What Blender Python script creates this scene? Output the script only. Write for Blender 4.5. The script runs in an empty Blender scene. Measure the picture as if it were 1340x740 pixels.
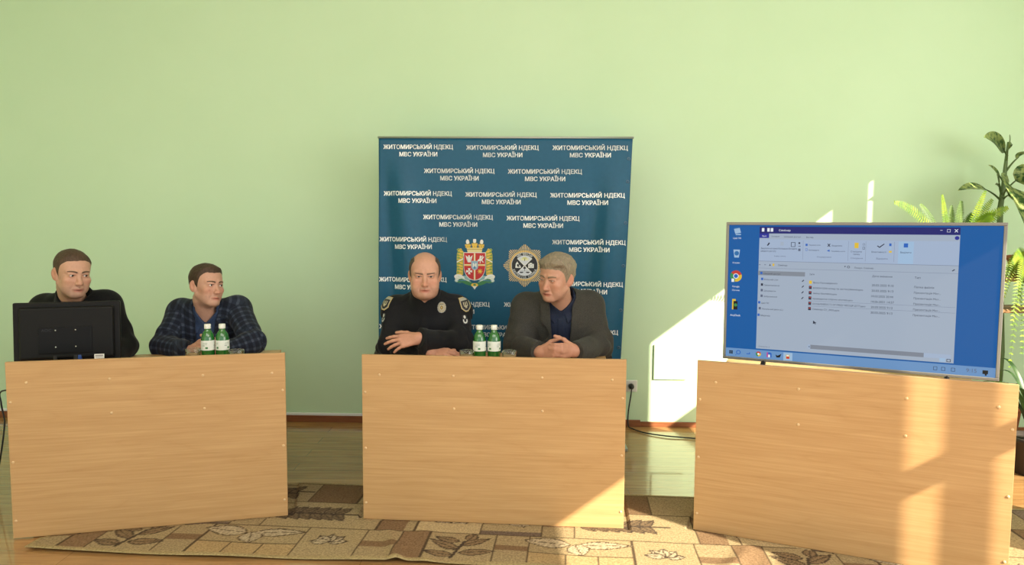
import bpy, bmesh, math, random
import numpy as np
from mathutils import Vector, Matrix
from mathutils.bvhtree import BVHTree

scene = bpy.context.scene
COL = scene.collection
PI = math.pi

# ---------------------------------------------------------------- camera (phone held at standing height)
FOC, PITCH, CAM_H, ROLL = 940.0, .0763, 1.3985, .0056
cam = bpy.data.cameras.new('camera'); camo = bpy.data.objects.new('camera', cam); COL.objects.link(camo)
cam.sensor_width = 36; cam.lens = FOC/1340*36; cam.clip_start = .05
camo.matrix_world = Matrix.Translation((0,0,CAM_H)) @ Matrix.Rotation(PI/2-PITCH, 4, 'X') @ Matrix.Rotation(ROLL, 4, 'Z')
scene.camera = camo

# ---------------------------------------------------------------- light: sky, low sun through the windows on the right, window daylight, added ceiling fill
SUN = Vector((-1, .90, -.77)).normalized()
world = bpy.data.worlds.new('sky'); scene.world = world; world.use_nodes = True
bg = world.node_tree.nodes['Background']; bg.inputs[0].default_value = (.92,.96,1,1); bg.inputs[1].default_value = .75
sl = bpy.data.lights.new('sun', 'SUN'); sl.energy = 8.5; sl.color = (1,.90,.70); sl.angle = math.radians(.3)
so = bpy.data.objects.new('sun', sl); COL.objects.link(so); so.rotation_euler = SUN.to_track_quat('-Z', 'Y').to_euler()
def area(name, loc, target, sx, sy, power, color):
    l = bpy.data.lights.new(name, 'AREA'); l.shape = 'RECTANGLE'; l.size = sx; l.size_y = sy; l.energy = power; l.color = color
    o = bpy.data.objects.new(name, l); COL.objects.link(o); o.location = loc
    o.rotation_euler = (Vector(target)-Vector(loc)).to_track_quat('-Z', 'Y').to_euler(); return o
area('window_daylight', (4.2,.4,1.9), (-1,3.0,1.0), 4.0, 2.0, 64, (1,.97,.90))
area('ceiling_fill', (0,.6,3.42), (0,2.2,0), 5.0, 2.6, 70, (1,.98,.93))  # added fill lamp under the closed ceiling
vs = scene.view_settings
vs.view_transform = 'Standard'; vs.look = 'None'; vs.exposure = 0.88; vs.gamma = 1.0; vs.use_curve_mapping = False
scene.cycles.use_denoising = True
scene.cycles.max_bounces = 8

def ray(px, py):
    x, y = px-670, py-370; cr, sr = math.cos(ROLL), math.sin(ROLL)
    x, y = x*cr+y*sr, -x*sr+y*cr
    c, s = math.cos(PITCH), math.sin(PITCH)
    return np.array([x, FOC*c-y*s, -FOC*s-y*c])
EYE = np.array([0,0,CAM_H])
def at_y(px, py, Y): d = ray(px, py); return EYE+d*Y/d[1]
def at_z(px, py, Z): d = ray(px, py); return EYE+d*(Z-CAM_H)/d[2]
def at_plane(px, py, p0, n): d = ray(px, py); n = np.asarray(n, float); return EYE+d*(((np.asarray(p0)-EYE)@n)/(d@n))

# ---------------------------------------------------------------- materials
MATS = {}
def mat(name, col, rough=.5, metal=0., spec=None, trans=0., ior=None, emit=None, estr=0., coat=0.):
    m = bpy.data.materials.new(name); m.use_nodes = True
    b = m.node_tree.nodes['Principled BSDF']
    b.inputs['Base Color'].default_value = (*col, 1); b.inputs['Roughness'].default_value = rough; b.inputs['Metallic'].default_value = metal
    if spec is not None: b.inputs['Specular IOR Level'].default_value = spec
    if trans: b.inputs['Transmission Weight'].default_value = trans
    if ior: b.inputs['IOR'].default_value = ior
    if emit: b.inputs['Emission Color'].default_value = (*emit, 1); b.inputs['Emission Strength'].default_value = estr
    if coat: b.inputs['Coat Weight'].default_value = coat
    MATS[name] = m; return m
class NT:
    def __init__(s, m): s.t = m.node_tree; s.b = s.t.nodes['Principled BSDF']
    def n(s, typ, **kw):
        x = s.t.nodes.new(typ)
        for k, v in kw.items(): setattr(x, k, v)
        return x
    def l(s, a, b): s.t.links.new(a, b)
    def coords(s, kind='Object', scale=(1,1,1), rotz=0):
        tc = s.n('ShaderNodeTexCoord'); mp = s.n('ShaderNodeMapping'); mp.inputs['Scale'].default_value = scale; mp.inputs['Rotation'].default_value = (0,0,rotz)
        s.l(tc.outputs[kind], mp.inputs['Vector']); return mp.outputs['Vector']
    def noise(s, vec, scale, detail=4, rough=.5, dist=0):
        x = s.n('ShaderNodeTexNoise'); x.inputs['Scale'].default_value = scale; x.inputs['Detail'].default_value = detail
        x.inputs['Roughness'].default_value = rough; x.inputs['Distortion'].default_value = dist
        if vec is not None: s.l(vec, x.inputs['Vector'])
        return x.outputs['Fac']
    def ramp(s, fac, stops):
        r = s.n('ShaderNodeValToRGB'); e = r.color_ramp.elements
        while len(e) < len(stops): e.new(.5)
        for el, (p, c) in zip(e, stops): el.position = p; el.color = (*c, 1) if len(c) == 3 else c
        s.l(fac, r.inputs['Fac']); return r.outputs['Color']
    def mix(s, fac, a, b, mode='MIX'):
        x = s.n('ShaderNodeMix', data_type='RGBA', blend_type=mode)
        if isinstance(fac, (int, float)): x.inputs[0].default_value = fac
        else: s.l(fac, x.inputs[0])
        for sock, v in ((x.inputs[6], a), (x.inputs[7], b)):
            if isinstance(v, tuple): sock.default_value = (*v, 1)
            else: s.l(v, sock)
        return x.outputs[2]
    def bump(s, h, strength=.2, dist=.01):
        x = s.n('ShaderNodeBump'); x.inputs['Strength'].default_value = strength; x.inputs['Distance'].default_value = dist
        s.l(h, x.inputs['Height']); s.l(x.outputs['Normal'], s.b.inputs['Normal'])
    def attr(s, name): x = s.n('ShaderNodeAttribute', attribute_name=name); return x.outputs
    def base(s, c): s.l(c, s.b.inputs['Base Color'])

def mat_wall():
    m = mat('wall_paint', (.55,.74,.40), .75, spec=.25); t = NT(m)
    v = t.coords('Object', (.8,.8,.8)); f = t.noise(v, 1.6, 5, .6)
    t.base(t.ramp(f, [(.3,(.595,.785,.525)), (.7,(.63,.815,.56))]))
    t.bump(t.noise(v, 190, 3), .05, .003); return m
def mat_wood(name, lite, mid, dark, seed=0):
    m = mat(name, mid, .42, spec=.4); t = NT(m)
    tc = t.n('ShaderNodeTexCoord'); mp = t.n('ShaderNodeMapping'); mp.inputs['Location'].default_value = (seed*3.1, 0, seed*1.7); mp.inputs['Scale'].default_value = (1.0, 1.0, 6.5)
    t.l(tc.outputs['Object'], mp.inputs['Vector']); v = mp.outputs['Vector']
    big = t.noise(v, 1.9, 2, .4, .35)
    ring = t.n('ShaderNodeMath', operation='MULTIPLY'); t.l(big, ring.inputs[0]); ring.inputs[1].default_value = 9.0
    fr = t.n('ShaderNodeMath', operation='PINGPONG'); t.l(ring.outputs[0], fr.inputs[0]); fr.inputs[1].default_value = 1.0
    mp2 = t.n('ShaderNodeMapping'); mp2.inputs['Scale'].default_value = (1.5, 2.2, 70); t.l(tc.outputs['Object'], mp2.inputs['Vector'])
    fine = t.noise(mp2.outputs['Vector'], 1.6, 5, .65)
    mp3 = t.n('ShaderNodeMapping'); mp3.inputs['Location'].default_value = (seed, 0, 0); mp3.inputs['Scale'].default_value = (.55, 1, 14); t.l(tc.outputs['Object'], mp3.inputs['Vector'])
    broad = t.noise(mp3.outputs['Vector'], 1.7, 3, .5)
    c1 = t.ramp(fr.outputs[0], [(.0, dark), (.25, mid), (1., lite)])
    c2 = t.ramp(fine, [(.30, dark), (.56, mid), (.72, lite)])
    c3 = t.ramp(broad, [(.3, dark), (.5, mid), (.7, lite)])
    t.base(t.mix(.62, t.mix(.6, c1, c3), c2)); t.bump(fine, .04, .001); return m
def mat_floor():
    m = mat('laminate_floor', (.5,.27,.1), .22, spec=.5, coat=.6); t = NT(m)
    tc = t.n('ShaderNodeTexCoord'); mp = t.n('ShaderNodeMapping'); mp.inputs['Scale'].default_value = (1.2, 14, 1); t.l(tc.outputs['Object'], mp.inputs['Vector'])
    f = t.noise(mp.outputs['Vector'], 2.2, 5, .6, .4)
    br = t.n('ShaderNodeTexBrick'); br.inputs['Scale'].default_value = 1.0; br.inputs['Brick Width'].default_value = 1.25; br.inputs['Row Height'].default_value = .13
    br.inputs['Mortar Size'].default_value = .0012; br.inputs['Color1'].default_value = (.9,.9,.9,1); br.inputs['Color2'].default_value = (1.06,1.03,1,1); br.inputs['Mortar'].default_value = (.45,.4,.35,1)
    t.l(tc.outputs['Object'], br.inputs['Vector'])
    t.base(t.mix(1., t.ramp(f, [(.25,(.30,.155,.058)), (.55,(.43,.24,.095)), (.8,(.54,.32,.14))]), br.outputs['Color'], 'MULTIPLY'))
    rr = t.n('ShaderNodeMapRange'); rr.inputs['To Min'].default_value = .16; rr.inputs['To Max'].default_value = .30; t.l(f, rr.inputs['Value']); t.l(rr.outputs[0], t.b.inputs['Roughness']); return m
def mat_attr(name, attr='col', rough=.6, nscale=60, namt=.12, bump=0., spec=None):
    """colour carried by the surface itself (pattern), with procedural variation"""
    m = mat(name, (.5,.5,.5), rough, spec=spec); t = NT(m); a = t.attr(attr)['Color']
    f = t.noise(t.coords('Object'), nscale, 4, .6)
    lo, hi = 1-namt, 1+namt
    t.base(t.mix(1., a, t.ramp(f, [(.25,(lo,lo,lo)), (.75,(hi,hi,hi))]), 'MULTIPLY'))
    if bump: t.bump(f, bump, .004)
    return m
def mat_noise(name, c1, c2, scale, rough=.7, bump=.1, spec=.3, stretch=(1,1,1), detail=4, metal=0):
    m = mat(name, c1, rough, metal, spec=spec); t = NT(m); f = t.noise(t.coords('Object', stretch), scale, detail, .6)
    t.base(t.ramp(f, [(.3, c1), (.7, c2)]))
    if bump: t.bump(f, bump, .003)
    return m
def mat_plaid():
    m = mat('navy_check_wool', (.02,.025,.04), .85, spec=.2); t = NT(m); a = t.attr('fab')['Vector']
    sep = t.n('ShaderNodeSeparateXYZ'); t.l(a, sep.inputs[0])
    def stripe(sock, per, w):
        d = t.n('ShaderNodeMath', operation='DIVIDE'); t.l(sock, d.inputs[0]); d.inputs[1].default_value = per
        p = t.n('ShaderNodeMath', operation='PINGPONG'); t.l(d.outputs[0], p.inputs[0]); p.inputs[1].default_value = .5
        r = t.n('ShaderNodeMapRange', interpolation_type='SMOOTHSTEP'); r.inputs['From Min'].default_value = w-.07; r.inputs['From Max'].default_value = w+.07; r.inputs['To Min'].default_value = 1; r.inputs['To Max'].default_value = 0
        t.l(p.outputs[0], r.inputs['Value']); return r.outputs[0]
    s1 = stripe(sep.outputs[0], .042, .17); s2 = stripe(sep.outputs[1], .034, .17)
    add = t.n('ShaderNodeMath', operation='ADD'); t.l(s1, add.inputs[0]); t.l(s2, add.inputs[1])
    hf = t.n('ShaderNodeMath', operation='MULTIPLY'); t.l(add.outputs[0], hf.inputs[0]); hf.inputs[1].default_value = .5
    c = t.ramp(hf.outputs[0], [(0,(.010,.012,.022)), (.5,(.019,.026,.044)), (1,(.048,.059,.090))])
    f = t.noise(t.coords('Object'), 260, 3)
    t.base(t.mix(1., c, t.ramp(f, [(.3,(.75,.75,.75)), (.7,(1.25,1.25,1.25))]), 'MULTIPLY')); t.bump(f, .15, .002); return m

mat_wall()
mat_wood('beech_laminate', (.56,.35,.168), (.485,.29,.130), (.39,.215,.086))
mat('panel_edge', (.62,.40,.19), .5)
mat('screw_cap', (.64,.44,.24), .4)
mat_floor()
mat('white_trim', (.88,.89,.90), .5)
mat_noise('brown_board', (.22,.075,.030), (.32,.12,.05), 8, .4, 0, .4, (1,1,12))
mat('ceiling_white', (.82,.83,.80), .8)
# ---------------------------------------------------------------- signed-distance modelling kit
def V3(*a): return np.array(a if len(a) > 1 else a[0], dtype=np.float64)
def unit(v):
    v = np.asarray(v, float); return v / max(np.linalg.norm(v), 1e-9)
def rot(axis, ang):
    a = unit(axis); c, s = math.cos(ang), math.sin(ang); x, y, z = a
    return np.array([[c+x*x*(1-c), x*y*(1-c)-z*s, x*z*(1-c)+y*s],
                     [y*x*(1-c)+z*s, c+y*y*(1-c), y*z*(1-c)-x*s],
                     [z*x*(1-c)-y*s, z*y*(1-c)+x*s, c+z*z*(1-c)]])
def head_R(yaw, pitch, roll):      # yaw + : face turns to +x ; pitch + : looks down ; roll + : head tips to +x
    return rot((0,0,1), yaw) @ rot((1,0,0), pitch) @ rot((0,1,0), roll)

class Frame:
    def __init__(s, R=None, t=(0,0,0)):
        s.R = np.eye(3) if R is None else np.asarray(R, float); s.t = V3(t)
    def pt(s, p): return s.R @ V3(p) + s.t
    def inv(s, P): return (np.asarray(P) - s.t) @ s.R

def cap(a, b, ra, rb=None, k=.01): return ('cap', V3(a), V3(b), ra, ra if rb is None else rb, k)
def ell(c, r, R=None, k=.01): return ('ell', V3(c), V3(r), np.eye(3) if R is None else R, k)
def box(c, h, rd, R=None, k=.01): return ('box', V3(c), V3(h), rd, np.eye(3) if R is None else R, k)

def smooth(e0, e1, x):
    t = np.clip((x-e0)/(e1-e0), 0, 1); return t*t*(3-2*t)

class Grid:
    def __init__(s, xs, ys, zs):
        s.ax = [np.asarray(a, np.float32) for a in (xs, ys, zs)]
        s.F = np.full([len(a) for a in s.ax], 1.0, np.float32)
    def sl(s, lo, hi):
        out = []
        for a, l, h in zip(s.ax, lo, hi):
            i, j = np.searchsorted(a, l), np.searchsorted(a, h)
            out.append(slice(max(i-1, 0), min(j+1, len(a))))
        X = s.ax[0][out[0]][:, None, None]; Y = s.ax[1][out[1]][None, :, None]; Z = s.ax[2][out[2]][None, None, :]
        return tuple(out), X, Y, Z
    def whole(s): return s.ax[0][:, None, None], s.ax[1][None, :, None], s.ax[2][None, None, :]
    @staticmethod
    def dist(pr, fr, X, Y, Z):
        kind = pr[0]; R, t = fr.R, fr.t
        if kind == 'cap':
            a, b = fr.pt(pr[1]), fr.pt(pr[2]); d = b-a; L = max(float(d@d), 1e-10)
            px, py, pz = X-a[0], Y-a[1], Z-a[2]
            h = np.clip((px*d[0]+py*d[1]+pz*d[2])/L, 0, 1)
            return np.sqrt((px-h*d[0])**2+(py-h*d[1])**2+(pz-h*d[2])**2)-(pr[3]+(pr[4]-pr[3])*h)
        c = fr.pt(pr[1]); px, py, pz = X-c[0], Y-c[1], Z-c[2]
        if kind == 'ell':
            Q = (R @ pr[3]).T; r = pr[2]
            q = [(Q[i,0]*px+Q[i,1]*py+Q[i,2]*pz)/r[i] for i in range(3)]
            k0 = np.sqrt(q[0]**2+q[1]**2+q[2]**2)+1e-6
            k1 = np.sqrt((q[0]/r[0])**2+(q[1]/r[1])**2+(q[2]/r[2])**2)+1e-6
            return k0*(k0-1)/k1
        Q = (R @ pr[4]).T; hh = pr[2]; rd = pr[3]
        q = [np.abs(Q[i,0]*px+Q[i,1]*py+Q[i,2]*pz)-hh[i]+rd for i in range(3)]
        o = np.sqrt(np.maximum(q[0],0)**2+np.maximum(q[1],0)**2+np.maximum(q[2],0)**2)
        return o+np.minimum(np.maximum(np.maximum(q[0],q[1]),q[2]),0)-rd
    @staticmethod
    def bounds(pr, fr, m):
        if pr[0] == 'cap':
            a, b = fr.pt(pr[1]), fr.pt(pr[2]); r = max(pr[3], pr[4])
            return np.minimum(a, b)-r-m, np.maximum(a, b)+r+m
        c = fr.pt(pr[1]); Q = fr.R @ (pr[3] if pr[0] == 'ell' else pr[4])
        e = np.sqrt((Q*Q) @ (pr[2]**2)) if pr[0] == 'ell' else np.abs(Q) @ pr[2]
        return c-e-m, c+e+m
    def add(s, prims, fr=None, off=0.0, m=.045):
        fr = fr or Frame()
        for pr in prims:
            k = pr[-1]; lo, hi = s.bounds(pr, fr, m+max(off, 0)+k)
            sl, X, Y, Z = s.sl(lo, hi)
            if 0 in s.F[sl].shape: continue
            d = (s.dist(pr, fr, X, Y, Z)-off).astype(np.float32); A = s.F[sl]
            if k > 0:
                h = np.clip(.5+.5*(d-A)/k, 0, 1); s.F[sl] = d+(A-d)*h-k*h*(1-h)
                s.F[sl] = np.where(A-d > k, d, s.F[sl])
            else: s.F[sl] = np.minimum(A, d)
        return s
    def sub(s, prims, fr=None, off=0.0, m=.03):
        fr = fr or Frame()
        for pr in prims:
            k = max(pr[-1], 1e-4); lo, hi = s.bounds(pr, fr, m+k)
            sl, X, Y, Z = s.sl(lo, hi)
            if 0 in s.F[sl].shape: continue
            d = (s.dist(pr, fr, X, Y, Z)-off).astype(np.float32); A = s.F[sl]
            h = np.clip(.5-.5*(d+A)/k, 0, 1); s.F[sl] = A+(-d-A)*h+k*h*(1-h)
        return s
    def mesh(s):
        F = s.F.copy()
        for ax in range(3):
            ix = [slice(None)]*3
            for e in (0, -1): ix[ax] = e; F[tuple(ix)] = np.maximum(F[tuple(ix)], 1e-3)
        return surface_nets(F, s.ax)

def surface_nets(F, ax):
    S = F < 0
    n = np.zeros([d-1 for d in F.shape], np.uint8)
    for i in (0,1):
        for j in (0,1):
            for k in (0,1):
                n += S[i:F.shape[0]-1+i, j:F.shape[1]-1+j, k:F.shape[2]-1+k]
    act = (n > 0) & (n < 8)
    I, J, K = np.nonzero(act)
    idx = np.full(act.shape, -1, np.int32); idx[I,J,K] = np.arange(len(I))
    v = {}
    for i in (0,1):
        for j in (0,1):
            for k in (0,1): v[i,j,k] = F[I+i,J+j,K+k]
    P = np.zeros((len(I), 3)); cnt = np.zeros(len(I))
    for a in range(3):
        o1, o2 = [b for b in range(3) if b != a]
        for p in (0,1):
            for q in (0,1):
                e0 = [0,0,0]; e0[o1] = p; e0[o2] = q; e1 = list(e0); e1[a] = 1
                f0, f1 = v[tuple(e0)], v[tuple(e1)]
                m = (f0 < 0) != (f1 < 0)
                t = np.where(m, f0/np.where(m, f0-f1, 1), 0)
                cr = np.zeros((len(I), 3)); cr[:,o1] = p; cr[:,o2] = q; cr[:,a] = t
                P += cr*m[:,None]; cnt += m
    P /= cnt[:,None]
    out = np.zeros_like(P)
    for a, ids in enumerate((I,J,K)):
        A = ax[a].astype(float); out[:,a] = A[ids]+(A[ids+1]-A[ids])*P[:,a]
    quads = []
    for a in range(3):
        o1, o2 = [(1,2),(2,0),(0,1)][a]
        s0 = [slice(None)]*3; s1 = [slice(None)]*3
        s0[a] = slice(0,-1); s1[a] = slice(1,None)
        for o in (o1,o2): s0[o] = slice(1,-1); s1[o] = slice(1,-1)
        A, B = S[tuple(s0)], S[tuple(s1)]
        E = np.argwhere(A != B)
        if not len(E): continue
        inside = A[tuple(E.T)]
        E = E.copy(); E[:,o1] += 1; E[:,o2] += 1
        def cell(d1, d2):
            e = E.copy(); e[:,o1] += d1; e[:,o2] += d2; return idx[tuple(e.T)]
        q = np.stack([cell(-1,-1), cell(0,-1), cell(0,0), cell(-1,0)], 1)
        q[~inside] = q[~inside][:, ::-1]
        quads.append(q)
    Q = np.concatenate(quads); Q = Q[(Q >= 0).all(1)]
    return out, Q

def np_mesh(name, verts, quads, mat=None, parent=None, attrs=None, smooth_shade=True):
    me = bpy.data.meshes.new(name)
    nv, nq = len(verts), len(quads)
    me.vertices.add(nv); me.vertices.foreach_set('co', np.asarray(verts, np.float32).ravel())
    me.loops.add(nq*4); me.loops.foreach_set('vertex_index', np.asarray(quads, np.int32).ravel())
    me.polygons.add(nq); me.polygons.foreach_set('loop_start', np.arange(0, nq*4, 4, dtype=np.int32))
    me.update(calc_edges=True)
    me.polygons.foreach_set('use_smooth', np.full(nq, smooth_shade))
    for an, arr in (attrs or {}).items():
        at = me.attributes.new(an, 'FLOAT_COLOR', 'POINT')
        buf = np.ones((nv, 4), np.float32); buf[:, :arr.shape[1]] = arr
        at.data.foreach_set('color', buf.ravel())
    me.validate()
    if mat: me.materials.append(mat)
    o = bpy.data.objects.new(name, me); COL.objects.link(o)
    if parent: o.parent = parent
    return o

def axis_fine(lo, hi, coarse, fine_ranges):
    """1-D coordinates from lo to hi, fine inside the given (a, b, step) ranges"""
    pts = [lo]
    while pts[-1] < hi:
        x = pts[-1]; st = coarse
        for a, b, f in fine_ranges:
            if a-1e-9 <= x <= b: st = min(st, f)
            elif x < a < x+st: st = a-x
        pts.append(x+max(st, 1e-4))
    return np.array(pts)

def wave_noise(P, scale, seed, n=5):
    """cheap smooth noise from a few random plane waves, about -1 .. 1"""
    r = np.random.RandomState(seed); out = 0
    for i in range(n):
        d = unit(r.normal(size=3))*scale*r.uniform(.6, 1.7)
        out = out+np.sin(P[0]*d[0]+P[1]*d[1]+P[2]*d[2]+r.uniform(0, 6.28))
    return out/n*1.4
# ---------------------------------------------------------------- mesh helpers
def tag(o, label, cat, group=None, kind=None):
    o['label'] = label; o['category'] = cat
    if group: o['group'] = group
    if kind: o['kind'] = kind
    return o
def empty(name, loc, rotz=0):
    o = bpy.data.objects.new(name, None); COL.objects.link(o); o.location = loc; o.rotation_euler = (0,0,rotz); o.empty_display_size = .1; return o
class MB:
    """one mesh: boxes, tubes, lathes, polygons"""
    def __init__(s): s.bm = bmesh.new(); s.mi = 0
    def _tag(s, faces, sm=False):
        for f in faces: f.material_index = s.mi; f.smooth = sm
    def box(s, c, size, bev=0, M=None, seg=2):
        r = bmesh.ops.create_cube(s.bm, size=1); vs_ = r['verts']
        for v in vs_: v.co = Vector((v.co.x*size[0]+c[0], v.co.y*size[1]+c[1], v.co.z*size[2]+c[2]))
        faces = list({f for v in vs_ for f in v.link_faces})
        if bev:
            es = list({e for v in vs_ for e in v.link_edges})
            rb = bmesh.ops.bevel(s.bm, geom=es, offset=bev, segments=seg, profile=.5, affect='EDGES')
            vs_ = list({v for f in rb['faces'] for v in f.verts} | {v for v in vs_ if v.is_valid}); faces = list({f for v in vs_ for f in v.link_faces})
        if M is not None:
            for v in vs_: v.co = M @ v.co
        s._tag(faces); return s
    def poly(s, pts, sm=False):
        f = s.bm.faces.new([s.bm.verts.new(p) for p in pts]); s._tag([f], sm); return f
    def tube(s, pts, rad, seg=10, caps=True):
        pts = [Vector(p) for p in pts]; rads = rad if hasattr(rad, '__len__') else [rad]*len(pts)
        rings = []; prev = None
        for i, p in enumerate(pts):
            d = (pts[min(i+1, len(pts)-1)]-pts[max(i-1, 0)]).normalized()
            if prev is None: n = d.orthogonal().normalized()
            else: n = (prev-d*prev.dot(d)).normalized()
            prev = n; b = d.cross(n)
            rings.append([s.bm.verts.new(p+(n*math.cos(a)+b*math.sin(a))*rads[i]) for a in [2*PI*k/seg for k in range(seg)]])
        fs = []
        for A, B in zip(rings, rings[1:]):
            for k in range(seg): fs.append(s.bm.faces.new((A[k], A[(k+1)%seg], B[(k+1)%seg], B[k])))
        s._tag(fs, True)
        if caps: s._tag([s.bm.faces.new(rings[0][::-1]), s.bm.faces.new(rings[-1])])
        return s
    def lathe(s, prof, c=(0,0,0), seg=32, close=False, sm=True):
        rings = [[s.bm.verts.new((c[0]+r*math.cos(2*PI*k/seg), c[1]+r*math.sin(2*PI*k/seg), c[2]+z)) for k in range(seg)] for r, z in prof]
        fs = []
        for A, B in zip(rings, rings[1:]):
            for k in range(seg): fs.append(s.bm.faces.new((A[k], A[(k+1)%seg], B[(k+1)%seg], B[k])))
        s._tag(fs, sm)
        if prof[0][0] > 1e-5 and close: s._tag([s.bm.faces.new(rings[0][::-1])])
        if prof[-1][0] > 1e-5 and close: s._tag([s.bm.faces.new(rings[-1])])
        return s
    def prism(s, outline, y0, y1, sm=False):
        """outline (x,z) extruded along y"""
        A = [s.bm.verts.new((x, y0, z)) for x, z in outline]; B = [s.bm.verts.new((x, y1, z)) for x, z in outline]; n = len(A)
        fs = [s.bm.faces.new(A), s.bm.faces.new(B[::-1])]+[s.bm.faces.new((A[k], B[k], B[(k+1)%n], A[(k+1)%n])) for k in range(n)]
        s._tag(fs, sm); return s
    def build(s, name, mats, parent=None, loc=None, recalc=True):
        if recalc: bmesh.ops.recalc_face_normals(s.bm, faces=s.bm.faces)
        me = bpy.data.meshes.new(name); s.bm.to_mesh(me); s.bm.free()
        for m in (mats if isinstance(mats, (list, tuple)) else [mats]): me.materials.append(MATS[m] if isinstance(m, str) else m)
        o = bpy.data.objects.new(name, me); COL.objects.link(o)
        if parent: o.parent = parent
        if loc is not None: o.location = loc
        return o
def struct(o): o['kind'] = 'structure'; return o
def copy_tree(o, parent=None):
    c = o.copy(); COL.objects.link(c)
    if parent: c.parent = parent
    for ch in [x for x in bpy.data.objects if x.parent == o]: copy_tree(ch, c)
    return c
def raw_text(body, size, bold):
    cu = bpy.data.curves.new('lettering', 'FONT'); cu.body = body; cu.size = size*40; cu.offset = bold; cu.resolution_u = 3
    ob = bpy.data.objects.new('lettering', cu); COL.objects.link(ob)
    dg = bpy.context.evaluated_depsgraph_get(); dg.update()
    me = bpy.data.meshes.new_from_object(ob.evaluated_get(dg))
    V = np.array([tuple(v.co)[:2] for v in me.vertices]).reshape(-1, 2)/40; Fc = [tuple(p.vertices) for p in me.polygons]
    bpy.data.objects.remove(ob); bpy.data.meshes.remove(me); bpy.data.curves.remove(cu)
    return V, Fc
GLYPH = {}
def glyph(c):
    if c not in GLYPH:
        c2 = {'н': 'п', 'ф': 'о', 'Ф': 'О'}.get(c, c); st = .085
        V, Fc = raw_text(c2, 1., 0.) if c != ' ' else (np.zeros((0, 2)), [])
        adv = raw_text('I'+c2+'I', 1., 0.)[0][:,0].max()-raw_text('II', 1., 0.)[0][:,0].max()
        if c in 'нфФ':
            (x0, y0), (x1, y1) = V.min(0), V.max(0); V = list(V); Fc = list(Fc)
            if c == 'н': V, Fc = [], []
            def quad(p, q, r, t): n0 = len(V); V.extend([np.array((p,q)), np.array((r,q)), np.array((r,t)), np.array((p,t))]); Fc.append((n0,n0+1,n0+2,n0+3))
            xm, ym = (x0+x1)/2, (y0+y1)/2
            if c == 'н': quad(x0,y0,x0+st,y1); quad(x1-st,y0,x1,y1); quad(x0+st,ym-st*.45,x1-st,ym+st*.45)
            elif c == 'ф': quad(xm-st/2,y0-.17,xm+st/2,y1+.18)
            else: quad(xm-st/2,y0-.03,xm+st/2,y1+.03)
            V = np.array(V)
        GLYPH[c] = (V, Fc, adv)
    return GLYPH[c]
def text_mesh(body, size, bold=0.):
    """lettering as flat polygons: vertices (n,2) and faces; letters whose outlines overlap are drawn stroke by stroke"""
    if not any(c in body for c in 'нфФ'): return raw_text(body, size, bold)
    V, Fc, x, n = [], [], 0., 0
    for c in body:
        gv, gf, adv = glyph(c)
        if len(gv): V.append(gv+[x, 0]); Fc += [tuple(i+n for i in f) for f in gf]; n += len(gv)
        x += adv
    return np.concatenate(V)*size, Fc
def fit_text(body, width, height=None, bold=0., align='L'):
    V, Fc = text_mesh(body, 1.0, 0.)
    if not len(V): return V, Fc
    if bold > .02:          # heavier strokes: the same letters laid side by side
        n = len(V); V = np.concatenate([V+[d*bold, e*bold*.5] for d in (-1,0,1) for e in (-1,1)]); Fc = [tuple(i+k*n for i in f) for k in range(6) for f in Fc]
    w = V[:,0].max()-V[:,0].min(); V = V-[V[:,0].min(), 0]
    cap_h = .73
    sx = width/w if width else height/cap_h
    sy = height/cap_h if height else sx
    V = V*[sx, sy]
    if align == 'C': V = V-[V[:,0].max()/2, 0]
    return V, Fc

# ---------------------------------------------------------------- the room
WALL_K, WALL_0 = -.034, 5.023            # back wall: y = WALL_0 + WALL_K * x
def wall_y(x): return WALL_0+WALL_K*x
WN = unit(V3(-WALL_K, 1, 0)); WANG = math.atan(WALL_K)
def on_wall(px, py, off=0.): return at_plane(px, py, V3(0, WALL_0, 0)-WN*off, WN)
XL, XR, YF, CEIL, WT = -4.6, 4.3, -3.0, 3.5, .05
struct(MB().box((0,1.2,-.05), (10.4,9.2,.1)).build('floor', 'laminate_floor'))
struct(MB().box(((XL+XR+WT)/2,1.2,CEIL+.05), (XR+WT-XL,9.2,.1)).build('ceiling', 'ceiling_white'))
Mw = Matrix.Translation((0,WALL_0,0)) @ Matrix.Rotation(WANG, 4, 'Z')
struct(MB().box(((XL+XR)/2-.02,.1,CEIL/2), (XR-XL+.10,.2,CEIL), M=Mw).build('wall_back', 'wall_paint'))
struct(MB().box((XL-.1,1.2,CEIL/2), (.2,9.2,CEIL)).build('wall_left', 'wall_paint'))
# right wall: piers, sill wall, lintel; the gaps between piers are the window openings
W_TOP, W_SILL, WT = 3.19, .85, .05
OPEN = [(-1.6,.11), (.450,.548), (.585,1.15), (1.955,3.05), (3.215,3.283)]
wr = MB()
wr.box((XR+WT/2,1.2,W_SILL/2), (WT,9.2,W_SILL)); wr.box((XR+WT/2,1.2,(CEIL+W_TOP)/2), (WT,9.2,CEIL-W_TOP))
ys = [YF-.4]+[v for ab in OPEN for v in ab]+[5.8]
for a, b in zip(ys[0::2], ys[1::2]): wr.box((XR+WT/2,(a+b)/2,(W_SILL+W_TOP)/2), (WT,b-a,W_TOP-W_SILL))
struct(wr.build('wall_right', 'wall_paint'))
wf = MB()
for a, b in OPEN:
    wf.box((XR+WT/2,(a+b)/2,2.420), (WT,b-a,.084))
for a, b in OPEN: wf.box((XR-.04,(a+b)/2,W_SILL+.015), (.16,b-a,.03), .004)
struct(wf.build('trim_window', 'white_trim'))
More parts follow.
